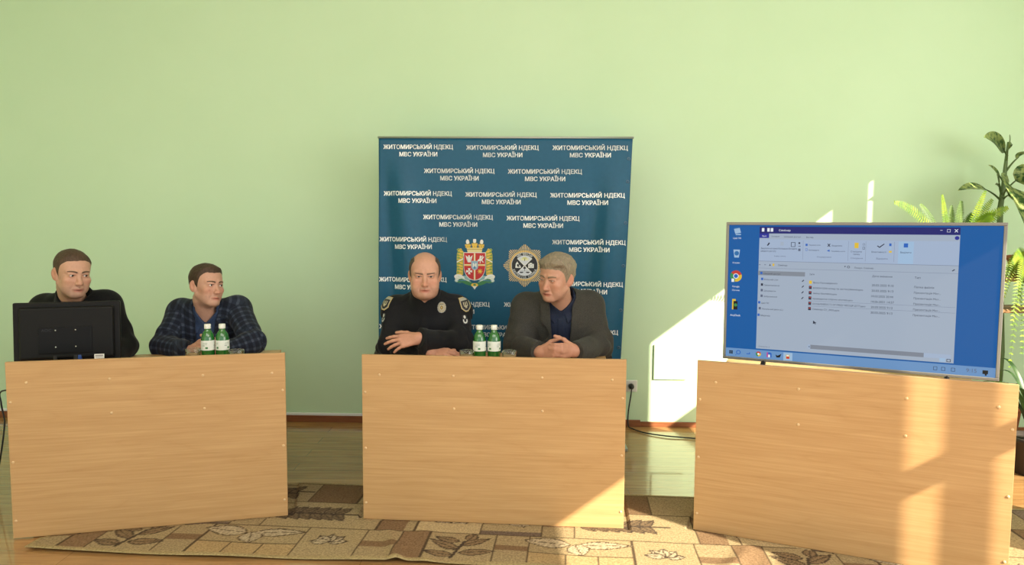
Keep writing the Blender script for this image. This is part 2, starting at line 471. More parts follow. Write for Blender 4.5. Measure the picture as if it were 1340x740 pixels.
# baseboards and the pale cable strip that tops the left one
def along_wall(name, x0, x1, z0, z1, th, m, bev=.003):
    return struct(MB().box(((x0+x1)/2,-th/2,(z0+z1)/2), (x1-x0,th,z1-z0), bev, M=Mw).build(name, m))
along_wall('baseboard_left', -4.5, .912, 0, .048, .016, 'brown_board')
along_wall('baseboard_right', .912, 4.28, 0, .036, .012, 'brown_board')
along_wall('trim_1', -4.5, .70, .048, .066, .016, 'white_trim')
# painted access hatch in the wall
h0, h1 = on_wall(856,451), on_wall(894,497)
hx0, hx1 = h0[0], h1[0]+.02
hb = MB().box(((hx0+hx1)/2,-.006,(h0[2]+h1[2])/2), (hx1-hx0,.012,h0[2]-h1[2]), .002, M=Mw)
struct(hb.build('trim_2', 'wall_paint'))
# ---------------------------------------------------------------- panelled desks
DESK_H, TOP_Z, DESK_D = .80, .71, .62
mat('black_plastic', (.012,.012,.012), .45); mat('dark_metal', (.03,.03,.032), .35, .6)
CAPS = [(.068,.700),(.352,.702),(.688,.702),(.948,.700),(.355,.546),(.690,.546),(.012,.615),(.012,.346),(.012,.080),(.988,.615),(.988,.346),(.988,.080)]
def desk(cx, cy, a, W, label):
    r = tag(empty('desk', (cx,cy,.006), a), label, 'desk', 'panelled desks')
    p = MB(); p.box((0,.009,(DESK_H-.006)/2), (W,.018,DESK_H-.006), .0015); p.build('front_panel', 'beech_laminate', r)
    MB().box((0,.018+DESK_D/2,TOP_Z-.0187), (W-.13,DESK_D-.001,.025), .002).build('tabletop', 'beech_laminate', r)
    for s in (-1,1):
        MB().box((s*(W/2-.078),.018+(DESK_D-.06)/2,(TOP_Z-.032)/2), (.018,DESK_D-.06,TOP_Z-.032), .001).build('side_panel', 'beech_laminate', r)
    proto = None
    for u, z in CAPS:
        if proto is None:
            m = MB(); m.lathe([(.0064,0),(.0062,.0016),(.0045,.0032),(.002,.0039),(0,.004)], seg=14)
            proto = m.build('screw_cap', 'screw_cap', r); o = proto
        else: o = proto.copy(); COL.objects.link(o); o.parent = r
        o.location = ((u-.5)*W, 0, z); o.rotation_euler = (PI/2,0,0)
    return r
DL = (-1.6428,3.2331,.2366,1.1681); DM = (-.0896,3.2885,-.0785,1.2325); DR = (1.4094,2.9929,-.4063,1.2250)
desk(*DL, 'beech-look panelled desk on the left, the black computer monitor on it')
desk(*DM, 'beech-look panelled desk in the middle, in front of the blue banner')
desk(*DR, 'beech-look panelled desk on the right carrying the television')
def desk_pt(D, u, v, z=TOP_Z):     # u along the desk, v back from the panel
    return np.array([D[0]+u*math.cos(D[2])-v*math.sin(D[2]), D[1]+u*math.sin(D[2])+v*math.cos(D[2]), z])

# ---------------------------------------------------------------- television with a file window on its screen
mat('tv_silver', (.21,.20,.18), .38, .4); mat('tv_back', (.02,.02,.02), .5)
TVX, TVY, TVA, TVW, TVH, TVZ = 1.4795, 3.101, -.4647, 1.0859, .6385, .79
tv = tag(empty('television', (TVX,TVY,TOP_Z+.001), TVA), 'large flat television with silver frame showing a file window, on the right desk', 'television')
tz = TVZ-TOP_Z
m = MB(); b = .013
for c, s in [((0,.01,tz+b/2),(TVW,.03,b)), ((0,.01,tz+TVH-b/2),(TVW,.03,b)), ((-TVW/2+b/2,.01,tz+TVH/2),(b,.03,TVH-2*b)), ((TVW/2-b/2,.01,tz+TVH/2),(b,.03,TVH-2*b))]: m.box(c, s, .002)
m.build('bezel', 'tv_silver', tv)
m = MB(); m.box((0,.030,tz+TVH/2), (TVW-.006,.03,TVH-.006), .004); m.box((0,.055,tz+TVH*.36), (TVW*.62,.035,TVH*.5), .012); m.build('back_cover', 'tv_back', tv)
for s in (-1,1):
    m = MB(); m.tube([(s*.36,.01,tz+.012), (s*.375,-.045,.006)], [.010,.007], 8); m.tube([(s*.36,.01,tz+.012), (s*.375,.10,.006)], [.010,.007], 8)
    m.build('foot', 'dark_metal', tv)
# screen: layered flat shapes, one mesh, coordinates 0..1 from the top left of the lit area
SW, SH = TVW-2*b, TVH-2*b
SC = {}
def scol(name, c, e):
    m_ = bpy.data.materials.new('screen_'+name); m_.use_nodes = True; bb = m_.node_tree.nodes['Principled BSDF']
    bb.inputs['Base Color'].default_value = (.01,.01,.01,1); bb.inputs['Roughness'].default_value = .35; bb.inputs['Specular IOR Level'].default_value = .08; bb.inputs['Emission Color'].default_value = (*c, 1); bb.inputs['Emission Strength'].default_value = e
    SC[name] = len(SC); SMATS.append(m_)
SMATS = []; SE = .5
def srgb(r, g, b_): f = lambda v: ((v/255+.055)/1.055)**2.4 if v > 10 else v/3294; return (f(r), f(g), f(b_))
for nme, c in dict(desk=(0,90,162), desk2=(40,110,170), navy=(26,30,110), tab=(36,44,150), pane=(164,178,196), ribbon=(164,182,208), hi=(132,140,152), bar=(108,150,198), barhi=(160,190,220),
                   ink=(45,52,72), mid=(95,105,128), white=(235,240,245), red=(200,60,50), yel=(225,190,60), grn=(60,140,80), blue=(40,100,190), line=(125,138,160), scroll=(128,136,150), black=(15,18,20), pink=(190,70,150)).items(): scol(nme, srgb(*c), SE*1.0)
smb = MB(); LAY = [0]
def s_pt(x, y, l): return ((x-.5)*SW, -.0012-.00012*l, tz+b+(1-y)*SH)
def rect(x0, y0, x1, y1, c, l=1):
    smb.mi = SC[c]; smb.poly([s_pt(x0,y1,l), s_pt(x1,y1,l), s_pt(x1,y0,l), s_pt(x0,y0,l)])
def shape(pts, c, l=3): smb.mi = SC[c]; smb.poly([s_pt(x,y,l) for x, y in pts])
def disc(x, y, r, c, l=3, a0=0, a1=2*PI, n=20):
    pts = [(x+r*math.cos(a0+(a1-a0)*k/n)*SH/SW, y+r*math.sin(a0+(a1-a0)*k/n)) for k in range(n+(a1-a0 < 6))]
    if a1-a0 < 6: pts = [(x,y)]+pts
    shape(pts[::-1], c, l)
def words(s, x, y, w, c='ink', l=4, h=None, bold=.012):
    V, Fc = fit_text(s, w*SW, h*SH if h else None, bold); smb.mi = SC[c]
    vv = [smb.bm.verts.new(s_pt(x+vx/SW, y-vy/SH, l)) for vx, vy in V]
    for f in Fc:
        try: smb._tag([smb.bm.faces.new([vv[i] for i in f])])
        except ValueError: pass
def frame(x0, y0, x1, y1, c, t=.002, l=3):
    ty = t*SW/SH
    rect(x0,y0,x1,y0+ty,c,l); rect(x0,y1-ty,x1,y1,c,l); rect(x0,y0,x0+t,y1,c,l); rect(x1-t,y0,x1,y1,c,l)
rect(0,0,1,1,'desk',0)
# desktop icons
rect(.022,.020,.046,.052,'desk2',2); shape([(.020,.030),(.044,.022),(.050,.058),(.026,.066)],'barhi',3); rect(.028,.068,.050,.076,'barhi',3); words('Цей ПК',.018,.105,.034,'white')
shape([(.020,.185),(.048,.185),(.044,.245),(.025,.245)],'barhi',2); disc(.0345,.213,.017,'desk2',3); words('Кошик',.019,.290,.030,'white')
disc(.034,.385,.043,'red',2); disc(.034,.385,.043,'yel',3,-.3,1.75); disc(.034,.385,.043,'grn',3,1.75,3.75); disc(.034,.385,.020,'white',4); disc(.034,.385,.015,'blue',5); rect(.016,.405,.027,.430,'white',5); words('Google',.020,.470,.030,'white'); words('Chrome',.019,.498,.032,'white')
rect(.021,.560,.036,.640,'yel',2); rect(.027,.575,.044,.640,'black',3); disc(.036,.605,.012,'grn',4); words('AnyDesk',.014,.690,.044,'white')
# taskbar
rect(0,.935,1,1,'bar',1)
for i in range(2):
    for j in range(2): rect(.015+.008*i,.955+.013*j,.022+.008*i,.966+.013*j,'black',3)
disc(.054,.965,.017,'blue',3); disc(.054,.965,.011,'bar',4); shape([(.046,.978),(.049,.972),(.043,.990),(.041,.986)],'blue',4)
rect(.088,.968,.102,.974,'blue',3); rect(.099,.960,.103,.974,'blue',3)
disc(.138,.966,.019,'red',3); disc(.138,.966,.019,'yel',4,-.3,1.75); disc(.138,.966,.019,'grn',4,1.75,3.75); disc(.138,.966,.008,'white',5)
rect(.172,.948,.178,.985,'pink',3); rect(.176,.948,.188,.962,'blue',3); rect(.186,.952,.192,.985,'blue',3); rect(.178,.966,.186,.985,'white',3)
shape([(.208,.960),(.216,.968),(.232,.952),(.226,.980),(.212,.982)],'black',3)
rect(.240,.940,.276,.998,'barhi',2); rect(.250,.955,.265,.985,'yel',3); rect(.252,.968,.264,.985,'red',4); rect(.253,.958,.262,.967,'white',4)
for k, xx in enumerate((.795,.822,.855)): frame(xx,.955,xx+.013,.980,'ink',.0015)
words('9:15',.905,.976,.034,'mid'); rect(.958,.955,.976,.980,'black',3); rect(.966,.980,.972,.990,'black',3)
# file window
wx0, wy0, wx1, wy1 = .127, .012, .862, .925
rect(wx0,wy0,wx1,wy1,'pane',1); rect(wx0,wy0,wx1,.062,'navy',2)
for xx in (.136,.158,.172): rect(xx,.022,xx+.010,.048,'white',3)
words('Семінар',.205,.045,.046,'white')
rect(.795,.030,.803,.0325,'white',3); frame(.818,.024,.829,.044,'white',.0012); shape([(.842,.024),(.845,.024),(.855,.044),(.852,.044)],'white',3); shape([(.852,.024),(.855,.024),(.845,.044),(.842,.044)],'white',3)
rect(wx0,.062,.166,.095,'tab',2); words('Файл',.138,.086,.018,'white'); words('Основне',.176,.088,.032); words('Спільний доступ',.226,.090,.066); words('Вигляд',.314,.092,.027)
rect(wx0,.104,wx1,.265,'ribbon',2); rect(.126,.265,wx1,.268,'line',3)
disc(.852,.082,.013,'tab',3)
shape([(.158,.150),(.166,.128),(.171,.133),(.163,.153)],'ink',3); rect(.213,.122,.226,.150,'pane',3); frame(.255,.124,.272,.158,'ink',.002); rect(.284,.124,.291,.136,'ink',3); rect(.284,.150,.293,.155,'mid',3); rect(.284,.170,.293,.188,'mid',3)
words('Закріпити на панелі Копіювати Вставити',.134,.178,.145,'ink',h=.013); words('швидкого доступу',.134,.197,.062,'ink',h=.013); words('Буфер обміну',.190,.232,.046,'mid')
rect(.312,.134,.320,.150,'blue',3); words('Перемістити',.325,.147,.044); frame(.312,.168,.320,.185,'blue',.0012); words('Копіювати',.325,.184,.040); words('Упорядкувати',.357,.232,.055,'mid')
shape([(.395,.132),(.399,.132),(.408,.152),(.404,.152)],'ink',3); shape([(.404,.132),(.408,.132),(.399,.152),(.395,.152)],'ink',3); words('Видалити',.413,.150,.038); shape([(.394,.181),(.405,.173),(.405,.189)],'blue',3); words('Перейменувати',.411,.188,.052)
for xx in (.302,.474,.538,.640): rect(xx,.112,xx+.001,.252,'line',3)
rect(.497,.122,.512,.160,'yel',3); words('Створити',.484,.190,.040); words('папку',.494,.208,.024); frame(.527,.126,.535,.140,'mid',.0012); frame(.527,.150,.535,.168,'ink',.0012); words('Створення',.484,.236,.045,'mid')
shape([(.578,.143),(.582,.139),(.587,.148),(.603,.126),(.606,.129),(.588,.156)],'ink',3); words('Властивості',.560,.190,.052); rect(.622,.124,.630,.142,'blue',3); rect(.622,.150,.630,.165,'barhi',3); rect(.622,.175,.632,.188,'yel',3); words('Відкрити',.578,.236,.040,'mid')
rect(.655,.110,.708,.262,'barhi',3); rect(.673,.122,.688,.150,'blue',4); words('Виділити',.662,.190,.038,'ink',5)
rect(.128,.292,.135,.296,'mid',3); rect(.150,.292,.157,.296,'mid',3); shape([(.170,.300),(.177,.300),(.1735,.286)],'ink',3); rect(.184,.284,.191,.302,'yel',3); words('Семінар',.206,.300,.037)
shape([(.462,.288),(.468,.288),(.465,.298)],'ink',3); disc(.478,.294,.009,'ink',3); disc(.478,.294,.006,'pane',4); words('Пошук: Семінар',.500,.304,.070,'ink'); shape([(.840,.302),(.848,.290),(.851,.294),(.843,.305)],'ink',3)
rect(.126,.318,wx1,.320,'line',3)
rect(.126,.340,.314,.372,'hi',2)
for k, (s, xx, w, ic) in enumerate([('Швидкий доступ',.148,.068,'blue'),('Робочий стіл',.152,.056,'blue'),('Завантаження',.152,.062,'ink'),('Документи',.152,.048,'mid'),('Зображення',.152,.054,'mid'),('Цей ПК',.143,.032,'blue'),('Локальний диск (C:)',.146,.086,'mid'),('Мережа',.142,.038,'blue')]):
    yy = .365+[0,.044,.086,.128,.170,.220,.264,.314][k]
    rect(xx-.013,yy-.018,xx-.004,yy,ic,3); words(s, xx, yy, w, 'ink')
    if 0 < k < 5: shape([(.302,yy),(.309,yy-.014),(.312,yy-.010),(.305,yy+.003)],'ink',3)
rows = [('Фото Пономаренко',.092,'20.03.2025 9:10','Папка файлів'),('BOSCH CDR огляд та застосування.pptx',.188,'20.03.2025 9:13','Презентація Micr...'),('зміна безпеки.pptx',.092,'19.03.2025 20:44','Презентація Micr...'),
        ('проведення слідчих експер.pptx',.152,'14.06.2021 14:57','Презентація Micr...'),('ОСОБЛИВОСТІ ОГЛЯДУ МІСЦЯ ДТП.pptx',.200,'20.03.2025 9:12','Презентація Micr...'),('Семінар СУ_2025.pptx',.104,'20.03.2025 9:13','Презентація Micr...')]
words("Ім'я",.332,.360,.018); words('Дата змінення',.566,.360,.072); words('Тип',.716,.362,.020)
for k, (s, w, dt, ty) in enumerate(rows):
    yy = .420+k*.0385
    rect(.331,yy-.020,.342,yy+.003,'yel' if k == 0 else 'ink',3)
    if k: rect(.3335,yy-.016,.340,yy-.010,'red',4)
    words(s,.347,yy,w,'ink'); words(dt,.566,yy+.004,.078 if k != 3 else .082,'ink'); words(ty,.716,yy+.006,.068 if k == 0 else .092,'ink')
rect(.330,.546,wx1-.004,.548,'line',2); rect(.330,.584,wx1-.004,.586,'line',2)
shape([(.352,.690),(.352,.715),(.357,.710),(.361,.718),(.363,.716),(.360,.708),(.366,.707)],'ink',3)
words('Елементів: 6',.138,.912,.044,'mid'); rect(.335,.868,.852,.898,'ribbon',2); rect(.345,.868,.760,.898,'scroll',3); shape([(.338,.883),(.342,.876),(.342,.890)],'ink',3)
rect(.814,.895,.834,.920,'barhi',3); frame(.838,.898,.852,.918,'ink',.002)
so_ = smb.build('screen', SMATS, tv, recalc=False)
so_['label'] = 'lit screen showing a file window on a blue desktop'

# ---------------------------------------------------------------- computer monitor seen from behind
mat_noise('monitor_shell', (.005,.005,.005), (.008,.008,.008), 300, .5, .05, .18); mat('monitor_plate', (.005,.005,.005), .35, spec=.15); mat('label_white', (.78,.78,.75), .6); mat('label_grey', (.35,.33,.33), .6); mat('steel', (.6,.6,.6), .3, 1.); mat('plug_blue', (.02,.06,.25), .4)
mat('cable_black', (.010,.010,.010), .5)
mc = at_y(87.5, 436, 3.38); MA = .33
mw, mh = .447, .292
mon = tag(empty('computer_monitor', (mc[0],mc[1],TOP_Z+.001), MA), 'black computer monitor seen from behind on the left desk', 'monitor')
mz = mc[2]-TOP_Z
m = MB(); m.box((0,.030,0), (mw,.030,mh), .006); m.box((0,.010,0), (mw-.05,.03,mh-.045), .012, seg=3)
o = m.build('shell', 'monitor_shell', mon, (0,0,mz)); o.rotation_euler = (math.radians(-4),0,0)
m = MB(); m.box((-.005,-.006,-.035), (.222,.006,.125), .002); pl = m.build('mount_plate', 'monitor_plate', mon, (0,0,mz)); pl.rotation_euler = o.rotation_euler
for sx in (-.045,.038):
    for szz in (.013,-.066):
        m = MB(); m.lathe([(.0034,0),(.0030,.0016),(0,.002)], seg=10); sc = m.build('screw', 'steel', pl, (sx,-.009,szz)); sc.rotation_euler = (PI/2,0,0)
V, Fc = fit_text('AOC', .042, .013, .02); m = MB(); vv = [m.bm.verts.new((x-.103,-.0094,.008+z)) for x, z in V]
for f in Fc: m.bm.faces.new([vv[i] for i in f])
m.build('maker_mark', 'dark_metal', pl)
m = MB(); m.box((.135,-.0065,-.118), (.042,.001,.022), 0); lb = m.build('sticker', 'label_white', mon, (0,0,mz)); lb.rotation_euler = o.rotation_euler; lb['label'] = 'small white sticker'
m = MB(); m.box((.135,-.0074,-.115), (.034,.0006,.007)); m.box((.135,-.0074,-.124), (.030,.0006,.002)); m.build('sticker_print', 'label_grey', lb)
m = MB(); m.box((0,.045,.085+mz*0), (.045,.020,.17), .004); m.build('stand_neck', 'black_plastic', mon)
m = MB(); m.lathe([(0,0),(.098,0),(.10,.004),(.094,.010),(.02,.014),(0,.014)], c=(0,.05,0), seg=36); m.build('stand_base', 'black_plastic', mon)
for sx, bl in ((-.05,False),(.035,False),(.052,True)):
    m = MB(); m.box((sx,-.006,mz-.122), (.016,.014,.032), .002); m.tube([(sx,-.006,mz-.135),(sx+.006,-.006,mz-.17),(sx*.6,.01,.06),(sx*.4,.045,.022)], .0035, 8)
    m.build('video_plug' if bl else 'power_plug', 'plug_blue' if bl else 'cable_black', mon)

# ---------------------------------------------------------------- bottles and tumblers
def glass_mat(name, col, rough=.02, ior=1.45):
    return mat(name, col, rough, trans=1.0, ior=ior)
glass_mat('green_glass', (.03,.42,.06)); mat('cap_white', (.80,.80,.74), .4); mat('paper_label', (.78,.80,.74), .6); mat('label_green', (.06,.22,.08), .6); mat('label_ink', (.22,.30,.24), .6)
mat('bottle_green', (.012,.135,.02), .06, spec=.7, coat=.6)
mat('water', (.66,.47,.27), .15, spec=.5); MATS['water'].node_tree.nodes['Principled BSDF'].inputs['Alpha'].default_value = .55
def thin_glass(name):
    m_ = mat(name, (.9,.92,.9), .05); t = NT(m_); tr = t.n('ShaderNodeBsdfTransparent'); gl = t.n('ShaderNodeBsdfGlossy'); gl.inputs['Roughness'].default_value = .04
    lw = t.n('ShaderNodeLayerWeight'); lw.inputs['Blend'].default_value = .35; mx = t.n('ShaderNodeMixShader'); tr.inputs['Color'].default_value = (.94,.96,.94,1)
    t.l(lw.outputs['Facing'], mx.inputs[0]); t.l(tr.outputs[0], mx.inputs[1]); t.l(gl.outputs[0], mx.inputs[2])
    out = [n for n in t.t.nodes if n.type == 'OUTPUT_MATERIAL'][0]; t.l(mx.outputs[0], out.inputs['Surface'])
thin_glass('clear_glass')
def bottle(x, y, rz, label):
    r = tag(empty('water_bottle', (x,y,TOP_Z+.001), rz), label, 'bottle', 'green water bottles on the desks')
    R = .0325
    m = MB(); m.lathe([(0,.003),(.020,.002),(R-.004,0),(R,.005),(R,.118),(R-.001,.128),(.0275,.146),(.0205,.160),(.0150,.168),(.0140,.185),(0,.185)], seg=36); m.build('bottle_body', 'bottle_green', r)
    m = MB(); m.lathe([(.0155,.176),(.0160,.178),(.0160,.196),(.0150,.1985),(0,.1985)], seg=30, close=True); m.build('cap', 'cap_white', r)
    m = MB(); n = 40; zz = (.070,.119)
    ring = [[m.bm.verts.new((math.cos(2*PI*k/n)*(R+.0005), math.sin(2*PI*k/n)*(R+.0005), z)) for k in range(n)] for z in zz]
    for k in range(n): m._tag([m.bm.faces.new((ring[0][k], ring[0][(k+1)%n], ring[1][(k+1)%n], ring[1][k]))], True)
    def patch(a0, a1, z0, z1, mi):
        m.mi = mi+1; k = 6
        for i in range(k):
            A0, A1 = a0+(a1-a0)*i/k, a0+(a1-a0)*(i+1)/k
            m.poly([((R+.0009)*math.cos(A), (R+.0009)*math.sin(A), z) for A, z in ((A0,z0),(A1,z0),(A1,z1),(A0,z1))])
    for a in (-1.9,-.2): 
        patch(a+.05,a+.40,.078,.087,0); patch(a-.4,a-.05,.092,.095,1); patch(a-.4,a+.3,.100,.1015,1); patch(a-.3,a+.35,.106,.1075,1)
    m.build('paper_label', ['paper_label','label_green','label_ink'], r)
    return r
def tumbler(x, y, label, group):
    r = tag(empty('glass_tumbler', (x,y,TOP_Z+.001)), label, 'glass', group)
    m = MB(); m.lathe([(0,.0),(.026,0),(.029,.004),(.0375,.078),(.0365,.0795),(.0355,.078),(.0275,.010),(0,.009)], seg=40); m.build('glass_wall', 'clear_glass', r)
    m = MB(); m.lathe([(0,.010),(.0268,.0105),(.0335,.060),(0,.060)], seg=32); m.build('drink', 'water', r)
    return r

def bz(px, y): return at_y(px, 445, y)[0]
bottle(bz(272,3.56), 3.56, .3, 'left of the two green bottles on the left desk, white cap and pale label')
bottle(bz(291,3.57), 3.57, -.3, 'right of the two green bottles on the left desk, white cap and pale label')
bottle(bz(627.5,3.58), 3.58, .1, 'left of the two green bottles on the middle desk, white cap and pale label')
bottle(bz(646.5,3.58), 3.58, -.5, 'right of the two green bottles on the middle desk, white cap and pale label')
tumbler(bz(252,3.52), 3.52, 'glass tumbler left of the two bottles on the left desk', 'glass tumblers on the desks')
tumbler(bz(309,3.50), 3.50, 'glass tumbler right of the two bottles on the left desk', 'glass tumblers on the desks')
tumbler(bz(610.5,3.52), 3.52, 'glass tumbler beside the officer, left of the two bottles on the middle desk', 'glass tumblers on the desks')
tumbler(bz(666.5,3.52), 3.52, 'glass tumbler right of the two bottles on the middle desk', 'glass tumblers on the desks')
# ---------------------------------------------------------------- banner behind the middle desk
mat_noise('banner_cloth', (.009,.086,.165), (.011,.096,.182), 40, .42, .02, .30); mat('banner_ink', (.93,.95,.95), .6); mat('banner_pole', (.42,.45,.40), .4, .6); mat('eyelet', (.10,.16,.22), .3, .7)
mat_attr('emblem_print', 'col', .5, 200, .04)
BY = 4.50; BN = unit(V3(.035,1,0))
b_tl, b_tr = at_plane(495.5,181, V3(0,BY,0), BN), at_plane(828,181, V3(0,BY,0), BN)
b_bl, b_br = at_plane(496,462, V3(0,BY,0), BN), at_plane(812.5,468, V3(0,BY,0), BN)
bU = unit(V3(b_tr[0]-b_tl[0], b_tr[1]-b_tl[1], 0)); bO = V3(0, BY, 0)
def b_uz(P): return float((P-bO)@bU), float(P[2])
u_tl, z_top = b_uz(b_tl); u_tr, _ = b_uz(b_tr); u_bl, z_b = b_uz(b_bl); u_br, _ = b_uz(b_br)
def cloth_off(u, z):
    """how far the cloth billows towards the room: curled sides and slack diagonal folds from the hung corners"""
    t = np.clip((z_top-z)/1.9, 0, 1); x = (u-u_tl)/(u_tr-u_tl)
    f = .010*np.sin(x*7+t*3)*smooth(0,.3,t)
    f = f+.030*np.exp(-((x-.085-.10*t)/.045)**2)*smooth(.02,.25,t)-.018*np.exp(-((x-.02-.05*t)/.03)**2)*smooth(.02,.2,t)
    f = f+.036*np.exp(-((x-(.945-.10*t))/.05)**2)*smooth(.04,.3,t)-.022*np.exp(-((x-(.885-.12*t))/.04)**2)*smooth(.04,.25,t)
    return f
def b_pt(u, z, off=0.): return bO+bU*u+V3(0,0,z)-BN*(cloth_off(u, z)+off)
Z_BOT = .06
def edge_u(z):
    t = (z_top-z)/(z_top-z_b); return u_tl+(u_bl-u_tl)*t, u_tr+(u_br-u_tr)*np.minimum(t, 1.25)
nu, nz = 120, 90; P = []
for i in range(nu+1):
    for j in range(nz+1):
        z = z_top+(Z_BOT-z_top)*j/nz; a, b_ = edge_u(z); P.append(b_pt(a+(b_-a)*i/nu, z))
Q = [[i*(nz+1)+j, i*(nz+1)+j+1, (i+1)*(nz+1)+j+1, (i+1)*(nz+1)+j] for i in range(nu) for j in range(nz)]
bn = tag(empty('banner', (0,BY,0)), 'blue fabric banner with white lettering and two emblems behind the middle desk', 'banner')
def reparent(o, r):
    o.data.transform(Matrix.Translation(-Vector(r.location))); o.parent = r; return o
o = reparent(np_mesh('cloth', np.array(P), np.array(Q), MATS['banner_cloth']), bn)
sd = o.modifiers.new('thickness', 'SOLIDIFY'); sd.thickness = .002; sd.offset = 0
for ua, ub_, nm in ((u_tl+.012, u_bl+.012, 'pole'), (u_tr-.012, u_br-.060, 'pole')):
    m = MB(); m.tube([tuple(bO+bU*ub_+V3(0,0,.02)+BN*.03), tuple(bO+bU*ua+V3(0,0,z_top+.005)+BN*.03)], .011, 12); reparent(m.build(nm, 'banner_pole'), bn)
m = MB(); m.tube([tuple(bO+bU*(u_tl-.004)+V3(0,0,z_top+.005)), tuple(bO+bU*(u_tr+.006)+V3(0,0,z_top+.005))], .007, 12); reparent(m.build('top_rail', 'banner_pole'), bn)
for uu in (u_tl+.03, u_tr-.03):
    m = MB(); c = bO+bU*uu; m.box((c[0],c[1]+.05,.012), (.05,.24,.022), .005); m.box((c[0],c[1]+.03,.03), (.03,.05,.05), .003); reparent(m.build('foot', 'banner_pole'), bn)
for py in (208,238,292,348,406,455):
    z = at_plane(820,py,V3(0,BY,0),BN)[2]; a, b_ = edge_u(z); c = b_pt(b_-.018, z, .002)
    m = MB(); m.lathe([(.006,0),(.010,.001),(.0095,.0025),(.006,.0025)], seg=16, close=False); e_ = m.build('eyelet', 'eyelet', bn, Vector(c)-bn.location); e_.rotation_euler = (PI/2,0,0)
# lettering: printed words, following the folds
LV, LF = [], []
def print_words(s, px, py, wpx, hpx):
    c = at_plane(px, py, V3(0,BY,0), BN); uc, zc = b_uz(c); k = BY/FOC
    V, Fc = fit_text(s, wpx*k, hpx*k, .032, 'C')
    n0 = len(LV)
    for x, y in V: LV.append(b_pt(uc+x, zc+y, .0026))
    for f in Fc: LF.append([n0+i for i in f])
BL = [(547.3,197,91),(657.5,198,94),(772.2,198.3,97),(601,228.5,92),(713,229.3,96),(546.6,258,90),(655.6,259.5,93),(768.5,260.5,96),(599.5,289,91),(710.5,290.5,95),(541,318,89),(770.3,322,95),
      (540.5,370.5,89),(767.5,376.5,94),(596,403,90),(705,404,92),(540,432,88),(650.5,433.5,92),(762,439,93),(596,462,90),(705,463,92),(540,491,88),(650,492,92),(760,494,93),(596,521,90),(705,522,92),(540,550,88),(650,551,92),(760,553,93)]
for x, y, w in BL:
    print_words('ЖИТОМИРСЬКИЙ НДЕКЦ', x, y-1.8, w, 5.6); print_words('МВС УКРАЇНИ', x+.3, y+7.8, w*.545, 5.6)
me = bpy.data.meshes.new('lettering'); me.from_pydata([tuple(v) for v in LV], [], LF); me.materials.append(MATS['banner_ink'])
lo_ = bpy.data.objects.new('lettering', me); COL.objects.link(lo_); reparent(lo_, bn); lo_['label'] = 'rows of white printed words'

# emblem painting: layered shapes in emblem millimetres, sampled on a fine grid
class Paint:
    def __init__(s, w, h, res):
        s.nu, s.nv = int(w/res)+1, int(h/res)+1
        s.u, s.v = np.meshgrid(np.linspace(-w/2, w/2, s.nu), np.linspace(-h/2, h/2, s.nv), indexing='ij')
        s.c = np.zeros(s.u.shape+(3,)); s.a = np.zeros(s.u.shape, bool)
    def put(s, m, c): s.c[m] = V3(c); s.a |= m
    def over(s, m, c): s.c[m & s.a] = V3(c)
    def ell(s, x, y, rx, ry=None, ang=0):
        ry = ry or rx; ca, sa = math.cos(ang), math.sin(ang); du, dv = s.u-x, s.v-y
        return ((du*ca+dv*sa)/rx)**2+((-du*sa+dv*ca)/ry)**2 < 1
    def rect(s, x0, y0, x1, y1): return (s.u >= x0) & (s.u <= x1) & (s.v >= y0) & (s.v <= y1)
    def seg(s, x0, y0, x1, y1, w):
        dx, dy = x1-x0, y1-y0; L = dx*dx+dy*dy; t = np.clip(((s.u-x0)*dx+(s.v-y0)*dy)/L, 0, 1)
        return (s.u-x0-t*dx)**2+(s.v-y0-t*dy)**2 < w*w
    def poly(s, pts):
        inside = np.zeros(s.u.shape, bool); n = len(pts)
        for i in range(n):
            (x0,y0),(x1,y1) = pts[i], pts[(i+1)%n]
            if y0 == y1: continue
            c = ((y0 > s.v) != (y1 > s.v)) & (s.u < (x1-x0)*(s.v-y0)/(y1-y0)+x0); inside ^= c
        return inside
GOLD, GOLD2, RED, WHT, GRN, BLU, BLK, GRY = (.72,.47,.06), (.45,.30,.04), (.50,.018,.022), (.74,.74,.70), (.04,.20,.07), (.06,.20,.38), (.012,.013,.016), (.42,.45,.48)
